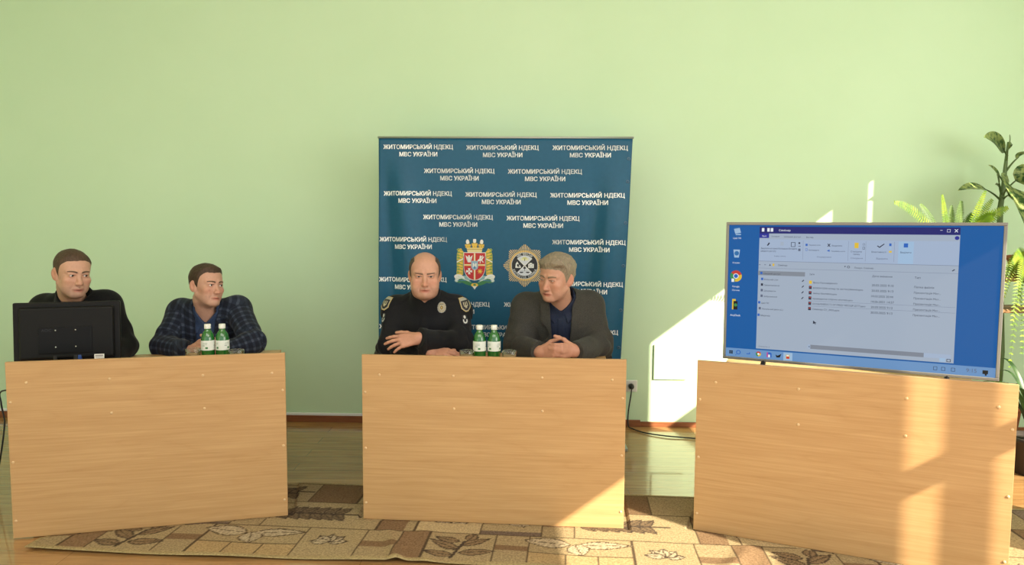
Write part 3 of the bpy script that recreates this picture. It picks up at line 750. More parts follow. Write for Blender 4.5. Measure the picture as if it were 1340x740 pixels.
def coat_of_arms():
    p = Paint(272, 330, 1.6)
    # crown of towers
    p.put(p.poly([(-45,82),(-52,112),(52,112),(45,82)]), (.68,.58,.28)); p.over(p.rect(-50,98,50,104), GOLD2)
    for x, dy in ((-42,0),(0,7),(42,0)):
        p.put(p.poly([(x-16,108),(x-20,132+dy),(x+20,132+dy),(x+16,108)]), GOLD); p.put(p.rect(x-11,128+dy,x+11,148+dy), GOLD2); p.put(p.ell(x+(x*.06),148+dy,11,15), WHT)
        for k in (-13,0,13): p.over(p.rect(x+k-3,112,x+k+3,122), GOLD2)
    # supporters: golden wheat at both sides
    for sgn in (-1,1):
        p.put(p.poly([(sgn*72,-60),(sgn*70,86),(sgn*84,108),(sgn*104,100),(sgn*112,70),(sgn*114,-60)]), (.50,.42,.05))
        for k in range(9):
            y = -52+k*18; p.put(p.ell(sgn*(86+8*(k%2)),y,15,9,sgn*.7), GOLD); p.put(p.ell(sgn*(104-4*(k%2)),y+8,10,6,-sgn*.6), (.30,.36,.06)); p.over(p.seg(sgn*76,y,sgn*110,y+10,1.6), GRN)
        p.over(p.seg(sgn*74,40,sgn*112,20,3), WHT)
        # ribbon and oak leaves
        p.put(p.ell(sgn*70,-88,58,22,sgn*-.20), (.24,.42,.46)); p.put(p.ell(sgn*96,-78,34,20,sgn*.3), WHT); p.put(p.ell(sgn*84,-98,36,13,-sgn*.1), GRN)
        p.put(p.ell(sgn*42,-112,42,14,sgn*.30), GRN); p.over(p.seg(sgn*25,-104,sgn*104,-72,3), (.55,.66,.62)); p.put(p.ell(sgn*112,-92,11,13), (.62,.68,.62)); p.over(p.seg(sgn*54,-96,sgn*106,-98,2.5), BLU)
    p.put(p.ell(0,-126,22,14), GOLD); p.put(p.poly([(-16,-132),(16,-132),(0,-156)]), WHT); p.over(p.ell(0,-124,9,6), GRN)
    # shield
    def shield(s): return (np.abs(p.u) < 66*s) & (p.v < 78*s) & (p.v > -10*s) | ((p.u/(66*s))**2+((p.v+10*s)/(82*s))**2 < 1) & (p.v <= -10*s)
    p.put(shield(1.05), WHT); p.put(shield(1.0), RED); sh = shield(.98)
    p.over((np.abs(p.u) < 6) & sh, GOLD); p.over((np.abs(p.v-2) < 6) & sh, GOLD); p.over((np.abs(p.u) < 2) & sh, WHT); p.over((np.abs(p.v-2) < 1.6) & sh, WHT)
    # winged figure, rider, cross, sun
    p.put(p.poly([(-58,64),(-40,50),(-34,56),(-28,50),(-12,64),(-20,34),(-26,18),(-42,18),(-50,36)]), WHT); p.put(p.ell(-35,57,6), WHT); p.over(p.seg(-44,44,-46,28,1.6), GRY); p.over(p.seg(-26,44,-24,28,1.6), GRY)
    p.put(p.ell(34,34,17,7,.3), WHT); p.put(p.seg(46,40,54,52,4), WHT); p.put(p.seg(34,38,36,52,4.5), WHT); p.put(p.ell(37,57,4.5), WHT); p.put(p.seg(38,46,50,60,2.2), WHT); p.put(p.seg(24,30,16,16,2.8), WHT); p.put(p.seg(46,30,54,20,2.8), WHT); p.put(p.seg(36,28,34,14,2.4), WHT)
    for a in range(4): p.put(p.poly([(-34+math.cos(a*PI/2+d)*r, -38+math.sin(a*PI/2+d)*r) for d, r in ((-.9,5),(-.38,21),(.38,21),(.9,5))]), WHT)
    p.put(p.ell(34,-38,8), GOLD)
    for k in range(8): p.put(p.seg(34,-38,34+15*math.cos(k*PI/4),-38+15*math.sin(k*PI/4),1.8), GOLD)
    def sm(s): return (np.abs(p.u) < 22*s) & (p.v < 28*s) & (p.v > -6) | ((p.u/(22*s))**2+((p.v+6)/(24*s))**2 < 1) & (p.v <= -6)
    p.put(sm(1.0), GRY); p.put(sm(.86), (.25,.38,.52)); p.put(p.rect(-12,-14,-4,14), WHT); p.put(p.rect(4,-14,12,14), WHT); p.put(p.rect(-5,-14,5,8), (.6,.62,.6)); p.over(p.ell(0,-14,7,8), BLU)
    return p
def star_badge():
    p = Paint(300, 300, 1.6); r = np.hypot(p.u, p.v); th = np.arctan2(p.v, p.u)
    k = np.abs(((th-PI/2)/(2*PI/8)+.5)%1-.5)*2                       # 0 on the eight points
    R8 = 140-30*k**.8
    saw = np.abs((th*72/(2*PI))%1-.5)*2
    p.put((r < R8-6*saw) & ((saw < .62) | (r < 96)), (.66,.42,.11)); p.over(saw < .22, (.80,.66,.36)); p.over((saw > .62) & (r < 97), (.42,.24,.05))
    p.put(r < 84, (.55,.58,.60)); p.put(r < 81, BLK); p.put((r < 64), BLK)
    q = lambda a0, a1: (r < 64) & (((th-a0)%(2*PI)) < (a1-a0)%(2*PI))
    p.put(q(.80,2.34), (.60,.63,.68)); p.put(q(3.94,5.48), (.60,.63,.68))
    for a in (.72,2.42,3.86,5.56): pass
    for sgn in (-1,1): p.over((np.abs(p.v*.72-sgn*p.u*.70) < 2.4) & (r < 64), WHT)
    # book, microscope, camera, scales
    p.put(p.poly([(-24,34),(-24,48),(0,44),(24,48),(24,34),(0,30)]), (.70,.70,.45)); p.over(p.ell(0,47,15,7), (.62,.60,.25)); p.over(p.seg(0,30,0,44,1.2), BLK)
    p.put(p.poly([(-58,-14),(-56,12),(-46,26),(-34,4),(-24,-6),(-24,-14)]), WHT); p.over(p.ell(-40,0,7,11,.7), BLK); p.put(p.seg(-36,-4,-30,2,2), WHT)
    p.put(p.rect(22,-14,58,12), WHT); p.put(p.rect(30,10,46,18), WHT); p.over(p.ell(40,-1,11), GRY); p.over(p.ell(40,-1,7), WHT)
    p.put(p.seg(0,0,0,-34,2.2), BLK); p.put(p.poly([(-6,-8),(6,-8),(9,-20),(-9,-20)]), BLK); p.over(p.seg(-34,-30,34,-30,1.8), GRY)
    for sgn in (-1,1): p.put(p.poly([(sgn*20-14,-38),(sgn*20+14,-38),(sgn*20+7,-46),(sgn*20-7,-46)]), BLK)
    return p
def emblem(p, name, px, py, label):
    c = at_plane(px, py, V3(0,BY,0), BN); uc, zc = b_uz(c)
    idx = -np.ones(p.a.shape, int); idx[p.a] = np.arange(p.a.sum())
    q = np.stack([idx[:-1,:-1], idx[1:,:-1], idx[1:,1:], idx[:-1,1:]], -1).reshape(-1,4); q = q[(q >= 0).all(1)]
    uu, zz = uc+p.u[p.a]/1000, zc+p.v[p.a]/1000
    V = bO+bU*uu[:,None]+V3(0,0,1)*zz[:,None]-BN*(cloth_off(uu, zz)+.0024)[:,None]
    o = reparent(np_mesh(name, V, q, MATS['emblem_print'], None, {'col': p.c[p.a]}), bn); o['label'] = label
    return o, uc, zc
emblem(coat_of_arms(), 'coat_of_arms', 621, 347.5, 'coat of arms with a red quartered shield, towered crown and wheat')
_, suc, szc = emblem(star_badge(), 'star_emblem', 686.5, 348, 'gold rayed star with a black and white roundel')
# words round the roundel
def ring_text(s, r, a0, a1, h, flip):
    n = len(s); RV, RF = [], []
    for i, ch in enumerate(s):
        if ch == ' ': continue
        a = a0+(a1-a0)*(i+.5)/n; V, Fc = fit_text(ch, None, h, .03, 'C'); n0 = len(RV)
        for x, y in V:
            y = y-h/2
            if flip: y, x = -y, -x
            ca, sa = math.cos(a), math.sin(a); rr = r+y
            RV.append(b_pt(suc+ca*rr+sa*x, szc+sa*rr-ca*x, .0034))
        for f in Fc: RF.append([n0+k for k in f])
    me = bpy.data.meshes.new('emblem_lettering'); me.from_pydata([tuple(v) for v in RV], [], RF); me.materials.append(MATS['banner_ink'])
    o = bpy.data.objects.new('emblem_lettering', me); COL.objects.link(o); reparent(o, bn)
ring_text('МВС УКРАЇНИ', .0725, 2.25, .89, .012, False)
ring_text('ЕКСПЕРТНА СЛУЖБА', .0725, 3.45, 5.97, .012, True)

# ---------------------------------------------------------------- patterned rug under the desks
mat_attr('rug_wool', 'col', .95, 120, .42, .35, spec=.05)
RA = -.086; r0 = V3(-2.10, 3.015, 0)      # front left corner; u along the rug, v back
rU = V3(math.cos(RA), math.sin(RA), 0); rV = V3(-math.sin(RA), math.cos(RA), 0)
RL, RWD = 4.75, .87
du, dv = .0062, .0068
us = np.arange(0, RL+du, du); vs3 = np.arange(0, RWD+dv, dv)
UU, VV = np.meshgrid(us, vs3, indexing='ij')
rc = np.tile(V3(.325,.245,.135), UU.shape+(1,))
LINE, BROWN, TAN2, CREAM, DARK, TAUPE = V3(.085,.058,.036), V3(.215,.135,.075), V3(.30,.225,.125), V3(.43,.345,.225), V3(.070,.050,.036), V3(.14,.10,.075)
def put(m, c): rc[m] = c
PER = 1.46; OFF = .13
xu = (UU-OFF)%PER
def cell(a, b_, v0, v1): return (xu >= a) & (xu < b_) & (VV >= v0) & (VV < v1)
def motif(fn, cu, cv):
    x = xu-cu; y = VV-cv; fn(x, y)
def leaf(x, y, x0, y0, ang, L, wd, fill, line=LINE):
    ca, sa = math.cos(ang), math.sin(ang); a = (x-x0)*ca+(y-y0)*sa; b_ = -(x-x0)*sa+(y-y0)*ca
    t = np.clip(a/L, 0, 1); half = wd*np.sin(PI*t**.8); on = (a > 0) & (a < L) & (np.abs(b_) < half)
    put(on, fill); put((a > -.003) & (a < L+.003) & (np.abs(np.abs(b_)-half) < .0042), line); put(on & (np.abs(b_) < .0028), line)
    put(on & (np.abs(((a*70-np.abs(b_)*60)%1)-.5) < .12), line*.5+fill*.5)
def sprig(x, y):
    for x0, y0, an, L in ((-.005,-.03,2.55,.135),(0,.0,.62,.12),(0,-.055,.12,.125),(-.01,.03,2.75,.10),(-.02,-.075,2.95,.11),(.02,.045,1.25,.07)): leaf(x, y, x0*1.2, y0*1.25, an, L*1.22, .027, V3(.23,.155,.085), DARK)
    put((np.abs(x+.012-.25*(y+.05)) < .0075) & (y > -.12) & (y < .05), DARK)
def white_leaf(x, y):
    leaf(x, y, -.03, .0, 2.98, .21, .046, CREAM); leaf(x, y, .0, .0, .08, .24, .036, CREAM); leaf(x, y, -.01, .005, -1.25, .105, .050, CREAM)
def bloom(x, y):
    for k in range(5): leaf(x, y, 0, -.01, .15+k*.72, .085, .026, CREAM, DARK)
def big_leaf(x, y):
    for k in range(6):
        leaf(x, y, -.17+.055*k, .0, .85, .10, .026, V3(.16,.11,.065), DARK); leaf(x, y, -.17+.055*k, .0, -.85, .10, .026, V3(.16,.11,.065), DARK)
    put((np.abs(y) < .006) & (x > -.21) & (x < .24), DARK)
F0, F1, F2, F3 = .022, .30, .60, .845
put(cell(0,.13,F0,F1), BROWN); put(cell(.43,.58,F0,F1), TAN2*1.05); put(cell(.43,.58,.13,.185), BROWN*.9); put(cell(1.30,1.46,F0,F1), TAN2*1.05); put(cell(1.30,1.46,.12,.18), BROWN*.9)
put(cell(.58,1.03,F0,.13), V3(.37,.26,.13)); put(cell(.35,.63,F1,.345), TAUPE)
put(cell(.05,.35,F1,F2), V3(.42,.32,.18)); put(cell(.63,.78,F1,F2), TAN2); put(cell(.63,.78,.42,.48), BROWN); put(cell(1.33,1.46,F1,F2), BROWN*.9)
put(cell(0,.40,F2,F3), TAUPE*1.4); put(cell(.40,.9,F2,F3), TAN2); put(cell(.9,1.15,F2,F3), BROWN*.8); put(cell(1.15,1.46,F2,F3), TAN2)
def vline(a, v0, v1): put((np.abs(xu-a) < .0036) & (VV > v0) & (VV < v1), LINE)
def hline(v, a, b_): put((np.abs(VV-v) < .0042) & (xu >= a) & (xu < b_), LINE)
for a in (.003,.13,.43,.58,1.03,1.30): vline(a, F0, F1)
for a in (.05,.35,.63,.78,1.33): vline(a, F1, F2)
for a in (.40,.90,1.15,.003): vline(a, F2, F3)
for a in (.74,.88): vline(a, F0, .13)
hline(F1,0,PER); hline(F2,0,PER); hline(F3,0,PER); hline(F0,0,PER); hline(.13,.58,1.03)
motif(sprig, .285, .165); motif(white_leaf, .79, .225); motif(bloom, 1.16, .16); motif(big_leaf, .98, .46); motif(bloom, .20, .45); motif(white_leaf, .52, .49)
motif(big_leaf, .65, .73); motif(bloom, .20, .72)
edge = (VV < F0) | (VV > RWD-.022) | (UU < .02) | (UU > RL-.02); put(edge, V3(.34,.26,.13))
zr = .011+0*UU
zr = zr+.016*np.exp(-(((UU-1.63+.35*VV)/.030))**2)*smooth(.42,.1,VV)+.006*np.exp(-(((UU-1.75+.2*VV)/.05))**2)
zr = zr+.012*np.exp(-((UU-2.95-.6*VV)/.045)**2)*smooth(.45,.1,VV)+.004*np.sin(UU*9+VV*14)*smooth(.35,.05,VV)*smooth(.2,.9,UU)+.004
zr = zr*smooth(-.004,.006,np.minimum(np.minimum(UU, RL-UU), np.minimum(VV, RWD-VV))+.003)
# keep it flat where the desks stand on it
ww = .022*np.sin(UU*2.1+.6)*smooth(.4,0,VV)
RP = r0+rU*UU[...,None]+rV*(VV-ww)[...,None]+V3(0,0,1)*zr[...,None]
def under_desk(D, P, m=.03):
    dx, dy = P[...,0]-D[0], P[...,1]-D[1]; u = dx*math.cos(D[2])+dy*math.sin(D[2]); v = -dx*math.sin(D[2])+dy*math.cos(D[2])
    return (np.abs(u) < D[3]/2+m) & (v > -m) & (v < .66)
for D in (DL, DM, DR): RP[...,2] = np.where(under_desk(D, RP), np.minimum(RP[...,2], .005), RP[...,2])
n1, n2 = UU.shape; ii, jj = np.meshgrid(np.arange(n1-1), np.arange(n2-1), indexing='ij'); k0 = ii*n2+jj
rq = np.stack([k0, k0+n2, k0+n2+1, k0+1], -1).reshape(-1,4)
rug = np_mesh('rug', RP.reshape(-1,3), rq, MATS['rug_wool'], None, {'col': rc.reshape(-1,3)})
tag(rug, 'long beige runner rug with brown blocks and leaf motifs under the desks', 'rug')

# ---------------------------------------------------------------- wall socket, plug and cables
mat('socket_white', (.78,.78,.72), .35); mat('socket_inner', (.60,.60,.55), .4)
sc = on_wall(826,505); sk = tag(empty('wall_socket', tuple(sc), WANG), 'white wall socket beside the middle desk, black plug in it', 'socket')
m = MB(); m.box((0,-.007,0), (.082,.014,.082), .004); m.build('faceplate', 'socket_white', sk)
m = MB(); m.lathe([(.0,.004),(.019,.004),(.021,.0),(.024,.0),(.024,.003)], seg=28); o = m.build('outlet', 'socket_inner', sk, (-.004,-.0145,0)); o.rotation_euler = (PI/2,0,0)
def cable(name, pts, r, label, lab2=None, plug=None):
    # smooth the run with a Catmull-Rom pass
    P_ = [V3(p) for p in pts]; out = []
    for i in range(len(P_)-1):
        a, b_, c, d = P_[max(i-1,0)], P_[i], P_[i+1], P_[min(i+2,len(P_)-1)]
        for k in range(8):
            t = k/8; out.append(.5*((2*b_)+(-a+c)*t+(2*a-5*b_+4*c-d)*t*t+(-a+3*b_-3*c+d)*t**3))
    out.append(P_[-1]); m = MB(); m.tube([tuple(p) for p in out], r, 8)
    o = m.build(name, 'cable_black'); tag(o, label, 'cable'); return o
pw = sc+V3(-.004,-.03,0)
cb = cable('power_cable', [pw+V3(0,-.012,-.012), pw+V3(-.004,-.012,-.06), pw+V3(-.020,-.012,-.18), pw+V3(-.022,-.035,-.27), at_z(829,562,.010), at_z(845,567,.008), at_z(872,571,.010), at_z(907,574,.008), at_z(960,580,.008), at_z(1010,590,.008)], .0045, 'black power cable running from the wall socket across the floor')
m = MB(); m.lathe([(0,.045),(.010,.044),(.017,.036),(.019,.020),(.019,.004),(.017,0),(0,0)], seg=24); o = m.build('plug', 'cable_black', cb, tuple(pw+V3(0,.018,0))); o.rotation_euler = (PI/2,0,0)
cable('monitor_cable', [desk_pt(DL,-.56,.30,.69), desk_pt(DL,-.60,.34,.60), at_y(3,512,3.62), at_y(1.5,528,3.64), at_y(5,545,3.64), at_y(6,556,3.62), at_y(2,590,3.62), at_z(-6,640,.006)], .004, 'thin black cable hanging beside the left desk')
# ---------------------------------------------------------------- heads
# local frame: origin between the eyes' ears line, face looks to -y, +x to the viewer's right, z up
def head_prims(p):
    w, jw, fat = p.get('w', 1.), p.get('jaw', 1.), p.get('fat', 0.)
    nl, age = p.get('nose', 1.), p.get('age', 0.)
    P = [ell((0,.020,.034), (.0765*w,.094,.084), k=.02),
         ell((0,-.030,.042), (.064*w,.052,.056), k=.03),
         ell((0,-.026,-.026), (.0625*w,.060,.074), k=.03),
         ell((0,-.030,-.070), (.050*jw,.052,.046), k=.03),
         cap((0,-.076,-.096), (0,-.070,-.098), .019, .019, k=.025)]
    for s in (-1,1):
        P += [cap((s*.054*jw,.006,-.050), (s*.020,-.064,-.098), .0155, .015, k=.018),
              ell((s*.043*w,-.060,-.026), (.022,.022,.019), k=.02),
              ell((s*(.038+fat*.25)*jw,-.044,-.060), (.018+fat*.8,.026+fat,.026+fat), k=.022),
              cap((s*.012,-.0835,.020), (s*.046*w,-.066,.020), .0100, .0095, k=.012)]
    if fat > .004: P += [ell((0,-.026,-.096), (.046*jw+fat,.046,.022+fat), k=.02)]
    P += [cap((0,-.078,.012), (0,-.101,-.032*nl), .0078, .0105, k=.012),
          ell((0,-.1045,-.038*nl), (.0125,.0125,.0105), k=.008)]
    for s in (-1,1): P += [ell((s*.0125,-.0935,-.040*nl), (.0085,.011,.0085), k=.007)]
    return P
def head_cuts(p):
    op = p.get('eye_open', 1.)
    C = []
    for s in (-1,1):
        C += [ell((s*.0315,-.099,.000), (.017,.017,.011), k=.012),
              cap((s*.020,-.090,-.040), (s*.030,-.083,-.066), .003, .002, k=.010)]
    return C
def head_more(p):
    op = p.get('eye_open', 1.); mw = p.get('mouth', 1.)
    A, B = [], []
    for s in (-1,1):
        A += [ell((s*.0315,-.0745,.0005), (.0165,.0135,.0125), k=.006),          # lids over the ball
              cap((s*.018,-.0865,.0075*op+.001), (s*.044,-.077,.0065*op+.001), .0032, .003, k=.005)]
        B += [ell((s*.0315,-.090,.0), (.0140,.013,.0052*op), k=.0025)]             # slit
        ear = rot((0,0,1), s*-.45) @ rot((1,0,0), -.22)
        A += [ell((s*.0755*p.get('w',1.),.017,-.008), (.0082,.0205,.0325), ear, k=.008)]
        B += [ell((s*.0858*p.get('w',1.),.010,-.006), (.008,.010,.017), ear, k=.006)]
        B += [ell((s*.0065,-.1010,-.0485*p.get('nose',1.)), (.0034,.005,.0034), k=.003)]
    my = -.0865
    A += [cap((-.017*mw,my+.004,-.0695), (0,my-.0035,-.0675), .0048, .0058, k=.007), cap((0,my-.0035,-.0675), (.017*mw,my+.004,-.0695), .0058, .0048, k=.007),
          cap((-.013*mw,my+.004,-.0785), (.013*mw,my+.004,-.0785), .0064, .0064, k=.008)]
    B += [cap((-.023*mw,my-.002,-.0735), (0,my-.0105,-.0726), .0016, .0018, k=.004), cap((0,my-.0105,-.0726), (.023*mw,my-.002,-.0735), .0018, .0016, k=.004)]
    return A, B
def head_into(g, p, fr):
    g.add(head_prims(p), fr); g.sub(head_cuts(p), fr)
    A, B = head_more(p); g.add(A, fr); g.sub(B, fr)

def skin_tint(L, p):
    """per-vertex colour from positions L in the head's own frame (pigment: lips, cheeks, shaved beard, ears; painted shade: mouth crease)"""
    base = V3(p.get('skin', (.60,.36,.26))); x, y, z = L[:,0], L[:,1], L[:,2]
    col = np.tile(base, (len(L), 1))
    inh = (np.abs(x) < .12) & (z > -.14) & (z < .15) & (y > -.14) & (y < .13)
    def mix(c, m):
        m = (m*inh)[:,None]; col[:] = col*(1-m)+V3(c)*m
    red = p.get('red', .35)
    mix(base*V3(1.04,.78,.72), red*np.exp(-(((np.abs(x)-.045)/.022)**2+((z+.030)/.022)**2))*(y < -.02))
    mix(base*V3(1.03,.76,.70), red*1.1*np.exp(-((x/.014)**2+((z+.036)/.016)**2))*(y < -.085))
    mix(base*V3(1.0,.74,.68), .55*smooth(.070,.078,np.abs(x))*(y > -.01)*smooth(.05,.03,np.abs(z+.008)))
    beard = smooth(-.052,-.066,z)*smooth(-.125,-.11,z)*smooth(.03,.0,y)*(1-.0*x)
    stub = p.get('stubble', .25)
    mix(base*V3(.72,.75,.80), stub*beard)
    mix(base*V3(.72,.75,.80), stub*.8*np.exp(-((x/.024)**2+((z+.058)/.007)**2))*(y < -.07))
    lip = np.exp(-((np.abs(x)/(.0215*p.get('mouth',1.)))**4+((z+.0738)/.0084)**4))*(y < -.074)
    mix(p.get('lips', base*V3(.80,.44,.42)), .95*lip)
    mix(base*V3(.22,.16,.15), .95*np.exp(-((np.abs(x)/(.022*p.get('mouth',1.)))**4+((z+.0729)/.0021)**2))*(y < -.078))  # mouth crease: shade between the lips painted into the skin colour
    lid = np.exp(-(((np.abs(x)-.0315)/.016)**4+((z-.000)/.010)**4))*(y < -.06)
    mix(base*V3(.80,.68,.66), .6*lid)
    lash = np.exp(-(((np.abs(x)-.0315)/.0150)**4+((z-.0048*p.get('eye_open',1.)-.0004)/.0022)**2))*(y < -.065)
    mix(V3(.05,.03,.025), .8*lash)
    return col

def make_head_extras(p, fr, parent, mats):
    """hair, eyebrows and eyes as children, all from the same field as the head"""
    st = .0022
    g = Grid(np.arange(-.105,.105,st), np.arange(-.13,.135,st), np.arange(-.15,.14,st))
    g.add(head_prims(p)); g.sub(head_cuts(p))
    for s in (-1,1): g.add([ell((s*.0315,-.0745,.0005), (.0165,.0135,.0125), k=.006)])
    X, Y, Z = g.whole(); base = g.F.copy()
    hs = p['hair']; T = hs['fn'](X, Y, Z)
    N = wave_noise((X*1., Y*1., Z*.6), 420, 3, 6)*.0007+wave_noise((X, Y, Z), 110, 8, 4)*.0012
    g.F = (base-(T+N*hs.get('rough', 1.)*smooth(.001,.006,T))).astype(np.float32)
    # keep hair only outside the skull a little way in
    g.F = np.maximum(g.F, -(base+.006))
    v, q = g.mesh()
    h = np_mesh('hair', v @ fr.R.T+fr.t, q, mats['hair'], parent)
    h['label'] = hs['label']
    # brows
    br = p.get('brow', {})
    zz = br.get('z', .021); arch = br.get('arch', .004); tilt = br.get('tilt', 0.); th = br.get('t', .0034)
    for s in (-1,1):
        u = np.clip((s*X-.010)/.040, 0, 1)
        zc = zz+arch*np.sin(u*math.pi)+tilt*(u-.5)
        m = np.minimum(np.minimum(s*X-.010, .052-s*X)*.35, (.0042*br.get('h',1.)*(1-.45*u)-np.abs(Z-zc))*.7)
        m = np.minimum(m, (-.035-Y))
        gb = Grid(*g.ax); gb.F = np.maximum(base-np.clip(m, -.01, th*.6), -(base+.004)).astype(np.float32)
        v, q = gb.mesh()
        if len(v): np_mesh('eyebrow', v @ fr.R.T+fr.t, q, mats['brow'], parent)
    gz = unit(V3(p.get('gaze', (0,-1,0))))
    for s in (-1,1):
        bm = bmesh.new(); bmesh.ops.create_uvsphere(bm, u_segments=24, v_segments=16, radius=.0118)
        me = bpy.data.meshes.new('eye'); c = V3(s*.0315,-.0745,.0002)
        for m in (mats['eyewhite'], mats['iris'], mats['pupil']): me.materials.append(m)
        # pole axis -> gaze
        z = V3(0,0,1); ax = np.cross(z, gz); an = math.acos(np.clip(z@gz, -1, 1)); Rg = rot(ax if np.linalg.norm(ax) > 1e-6 else (1,0,0), an)
        for f in bm.faces:
            cz = f.calc_center_median().z/.0118
            f.material_index = 2 if cz > .94 else (1 if cz > .83 else 0); f.smooth = True
        for vv in bm.verts: vv.co = Vector(fr.R @ (Rg @ np.array(vv.co)+c)+fr.t)
        bm.to_mesh(me); bm.free()
        o = bpy.data.objects.new('eye', me); COL.objects.link(o); o.parent = parent
def hair_fn(ys, zs, side=.004, top=.012, lift=.03, front=0., fade=.03, sweep=0.):
    def fn(X, Y, Z):
        zm = np.interp(Y, ys, zs)
        g = Z-zm+wave_noise((X, Y*0, Z*.2), 160, 11, 4)*.002
        t = side+(top-side)*smooth(.02, .085, Z)+front*np.exp(-(((Y+.062)/.03)**2))*smooth(.05,.085,Z)*(1+sweep*X/.05)
        return np.clip(g/fade, -1, 1)*np.where(g > 0, t, .006)
    return fn
HAIR_SHORT = hair_fn([-.12,-.090,-.078,-.060,-.050,-.036,-.022,-.010,.002,.008,.032,.042,.060,.13],
                     [.100,.084,.076,.069,.061,.046,.016,-.018,-.028,.012,.012,-.030,-.066,-.072], side=.0020, top=.0065)
HAIR_NEAT = hair_fn([-.12,-.092,-.080,-.064,-.052,-.036,-.022,-.010,.002,.008,.032,.042,.060,.13],
                    [.090,.076,.071,.072,.066,.048,.017,-.014,-.026,.014,.012,-.030,-.066,-.072], side=.0032, top=.0095, front=.003)
HAIR_GREY = hair_fn([-.12,-.092,-.080,-.062,-.050,-.036,-.022,-.010,.002,.008,.032,.042,.060,.13],
                    [.074,.062,.058,.058,.050,.034,.006,-.020,-.030,.014,.012,-.034,-.070,-.078], side=.0060, top=.018, front=.008, sweep=.5)
def HAIR_BALD(X, Y, Z):
    zm = np.interp(Y, [-.12,-.060,-.048,-.036,-.024,-.010,.002,.008,.032,.042,.060,.13], [.3,.3,.075,.030,.004,-.016,-.022,.014,.012,-.030,-.066,-.072])
    zt = np.interp(Y, [-.12,-.05,-.02,.03,.08,.13], [.078,.084,.088,.092,.085,.075])+(np.abs(X)-.052)*.6
    g = np.minimum(np.minimum(Z-zm, zt-Z), (np.abs(X)-.054)*1.5+np.clip(Y-.05, 0, 1)*4)
    return np.clip(g/.014, -1, 1)*np.where(g > 0, .0050, .006)
# ---------------------------------------------------------------- people
mat_attr('skin', 'col', .48, 90, .06, .06, spec=.35)
mat('eye_white', (.62,.58,.54), .15); mat('iris', (.09,.10,.09), .15); mat('pupil', (.005,.005,.005), .1)
mat_noise('black_fleece', (.0045,.0045,.005), (.009,.009,.010), 160, .85, .15, .15)
mat_noise('police_cloth', (.006,.006,.008), (.012,.012,.014), 220, .8, .12, .2)
mat_noise('grey_tweed', (.034,.033,.029), (.062,.058,.051), 210, .9, .25, .15)
mat_plaid()
for n_ in ('black_fleece','police_cloth','grey_tweed','navy_check_wool'):
    bs = MATS[n_].node_tree.nodes['Principled BSDF']; bs.inputs['Sheen Weight'].default_value = .07; bs.inputs['Sheen Roughness'].default_value = .45
mat_noise('blue_shirt', (.030,.048,.10), (.042,.064,.125), 120, .8, .05, .2); mat_noise('navy_shirt', (.010,.015,.035), (.016,.023,.05), 160, .75, .05, .25)
mat_noise('dark_trousers', (.01,.01,.013), (.018,.018,.022), 150, .85, .1, .15); mat('shoe_leather', (.01,.009,.008), .3)
mat('button_pale', (.35,.36,.38), .3); mat('button_dark', (.012,.012,.012), .3)

def hand_prims(W, fwd, up, side, s=1., curl=((.25,.35,.25),)*4, spread=(.10,.02,-.05,-.14), thumb=(.75,.35,.25)):
    """palm, four unequal fingers and a thumb; fwd along the fingers, up = back of the hand, side = towards the thumb"""
    W = V3(W); fwd = unit(fwd); up = unit(V3(up)-fwd*(V3(up)@fwd)); side = unit(V3(side)-fwd*(V3(side)@fwd)-up*(V3(side)@up))
    P = []
    kn = [W+(fwd*f+side*d+up*u)*s for f, d, u in ((.092,.029,.002),(.096,.009,.005),(.091,-.011,.003),(.082,-.029,-.001))]
    for i, k_ in enumerate(kn):
        P.append(cap(W+(side*(.014-.010*i)+fwd*.006)*s, k_, .0165*s, .0118*s, k=.012))
    P.append(cap(W+fwd*.03*s+side*.012*s-up*.004*s, kn[0]-fwd*.03*s-up*.006*s, .016*s, .012*s, k=.012))
    P.append(cap(W-fwd*.03*s, W+fwd*.012*s, .026*s, .025*s, k=.015))
    for i, (L, c3) in enumerate(zip((.076,.085,.078,.060), curl)):
        a = 0; p = kn[i]
        base = unit(fwd*math.cos(spread[i])+side*math.sin(spread[i]))
        rad = (.0098,.0100,.0095,.0084)[i]*s
        for j, fr_ in enumerate((.46,.30,.24)):
            a += c3[j]; d = base*math.cos(a)-up*math.sin(a); q = p+d*L*fr_*s
            P.append(cap(p, q, rad*(1-.10*j), rad*(.92-.10*j), k=.004 if j else .005)); p = q
    b0 = W+(fwd*.026+side*.026-up*.006)*s; d = unit(fwd*math.cos(thumb[0])+side*math.sin(thumb[0])-up*.25)
    p1 = b0+d*.044*s; d2 = unit(d*math.cos(thumb[1])+unit(fwd*.8-side*.55)*math.sin(thumb[1])); p2 = p1+d2*.033*s; d3 = unit(d2+fwd*.3-side*.15*thumb[2]*2); p3 = p2+d3*.026*s
    P += [cap(W+(fwd*.008+side*.012)*s, b0, .017*s, .0155*s, k=.010), cap(b0, p1, .0150*s, .0112*s, k=.008), cap(p1, p2, .0110*s, .0100*s, k=.005), cap(p2, p3, .0102*s, .0082*s, k=.004)]
    return P

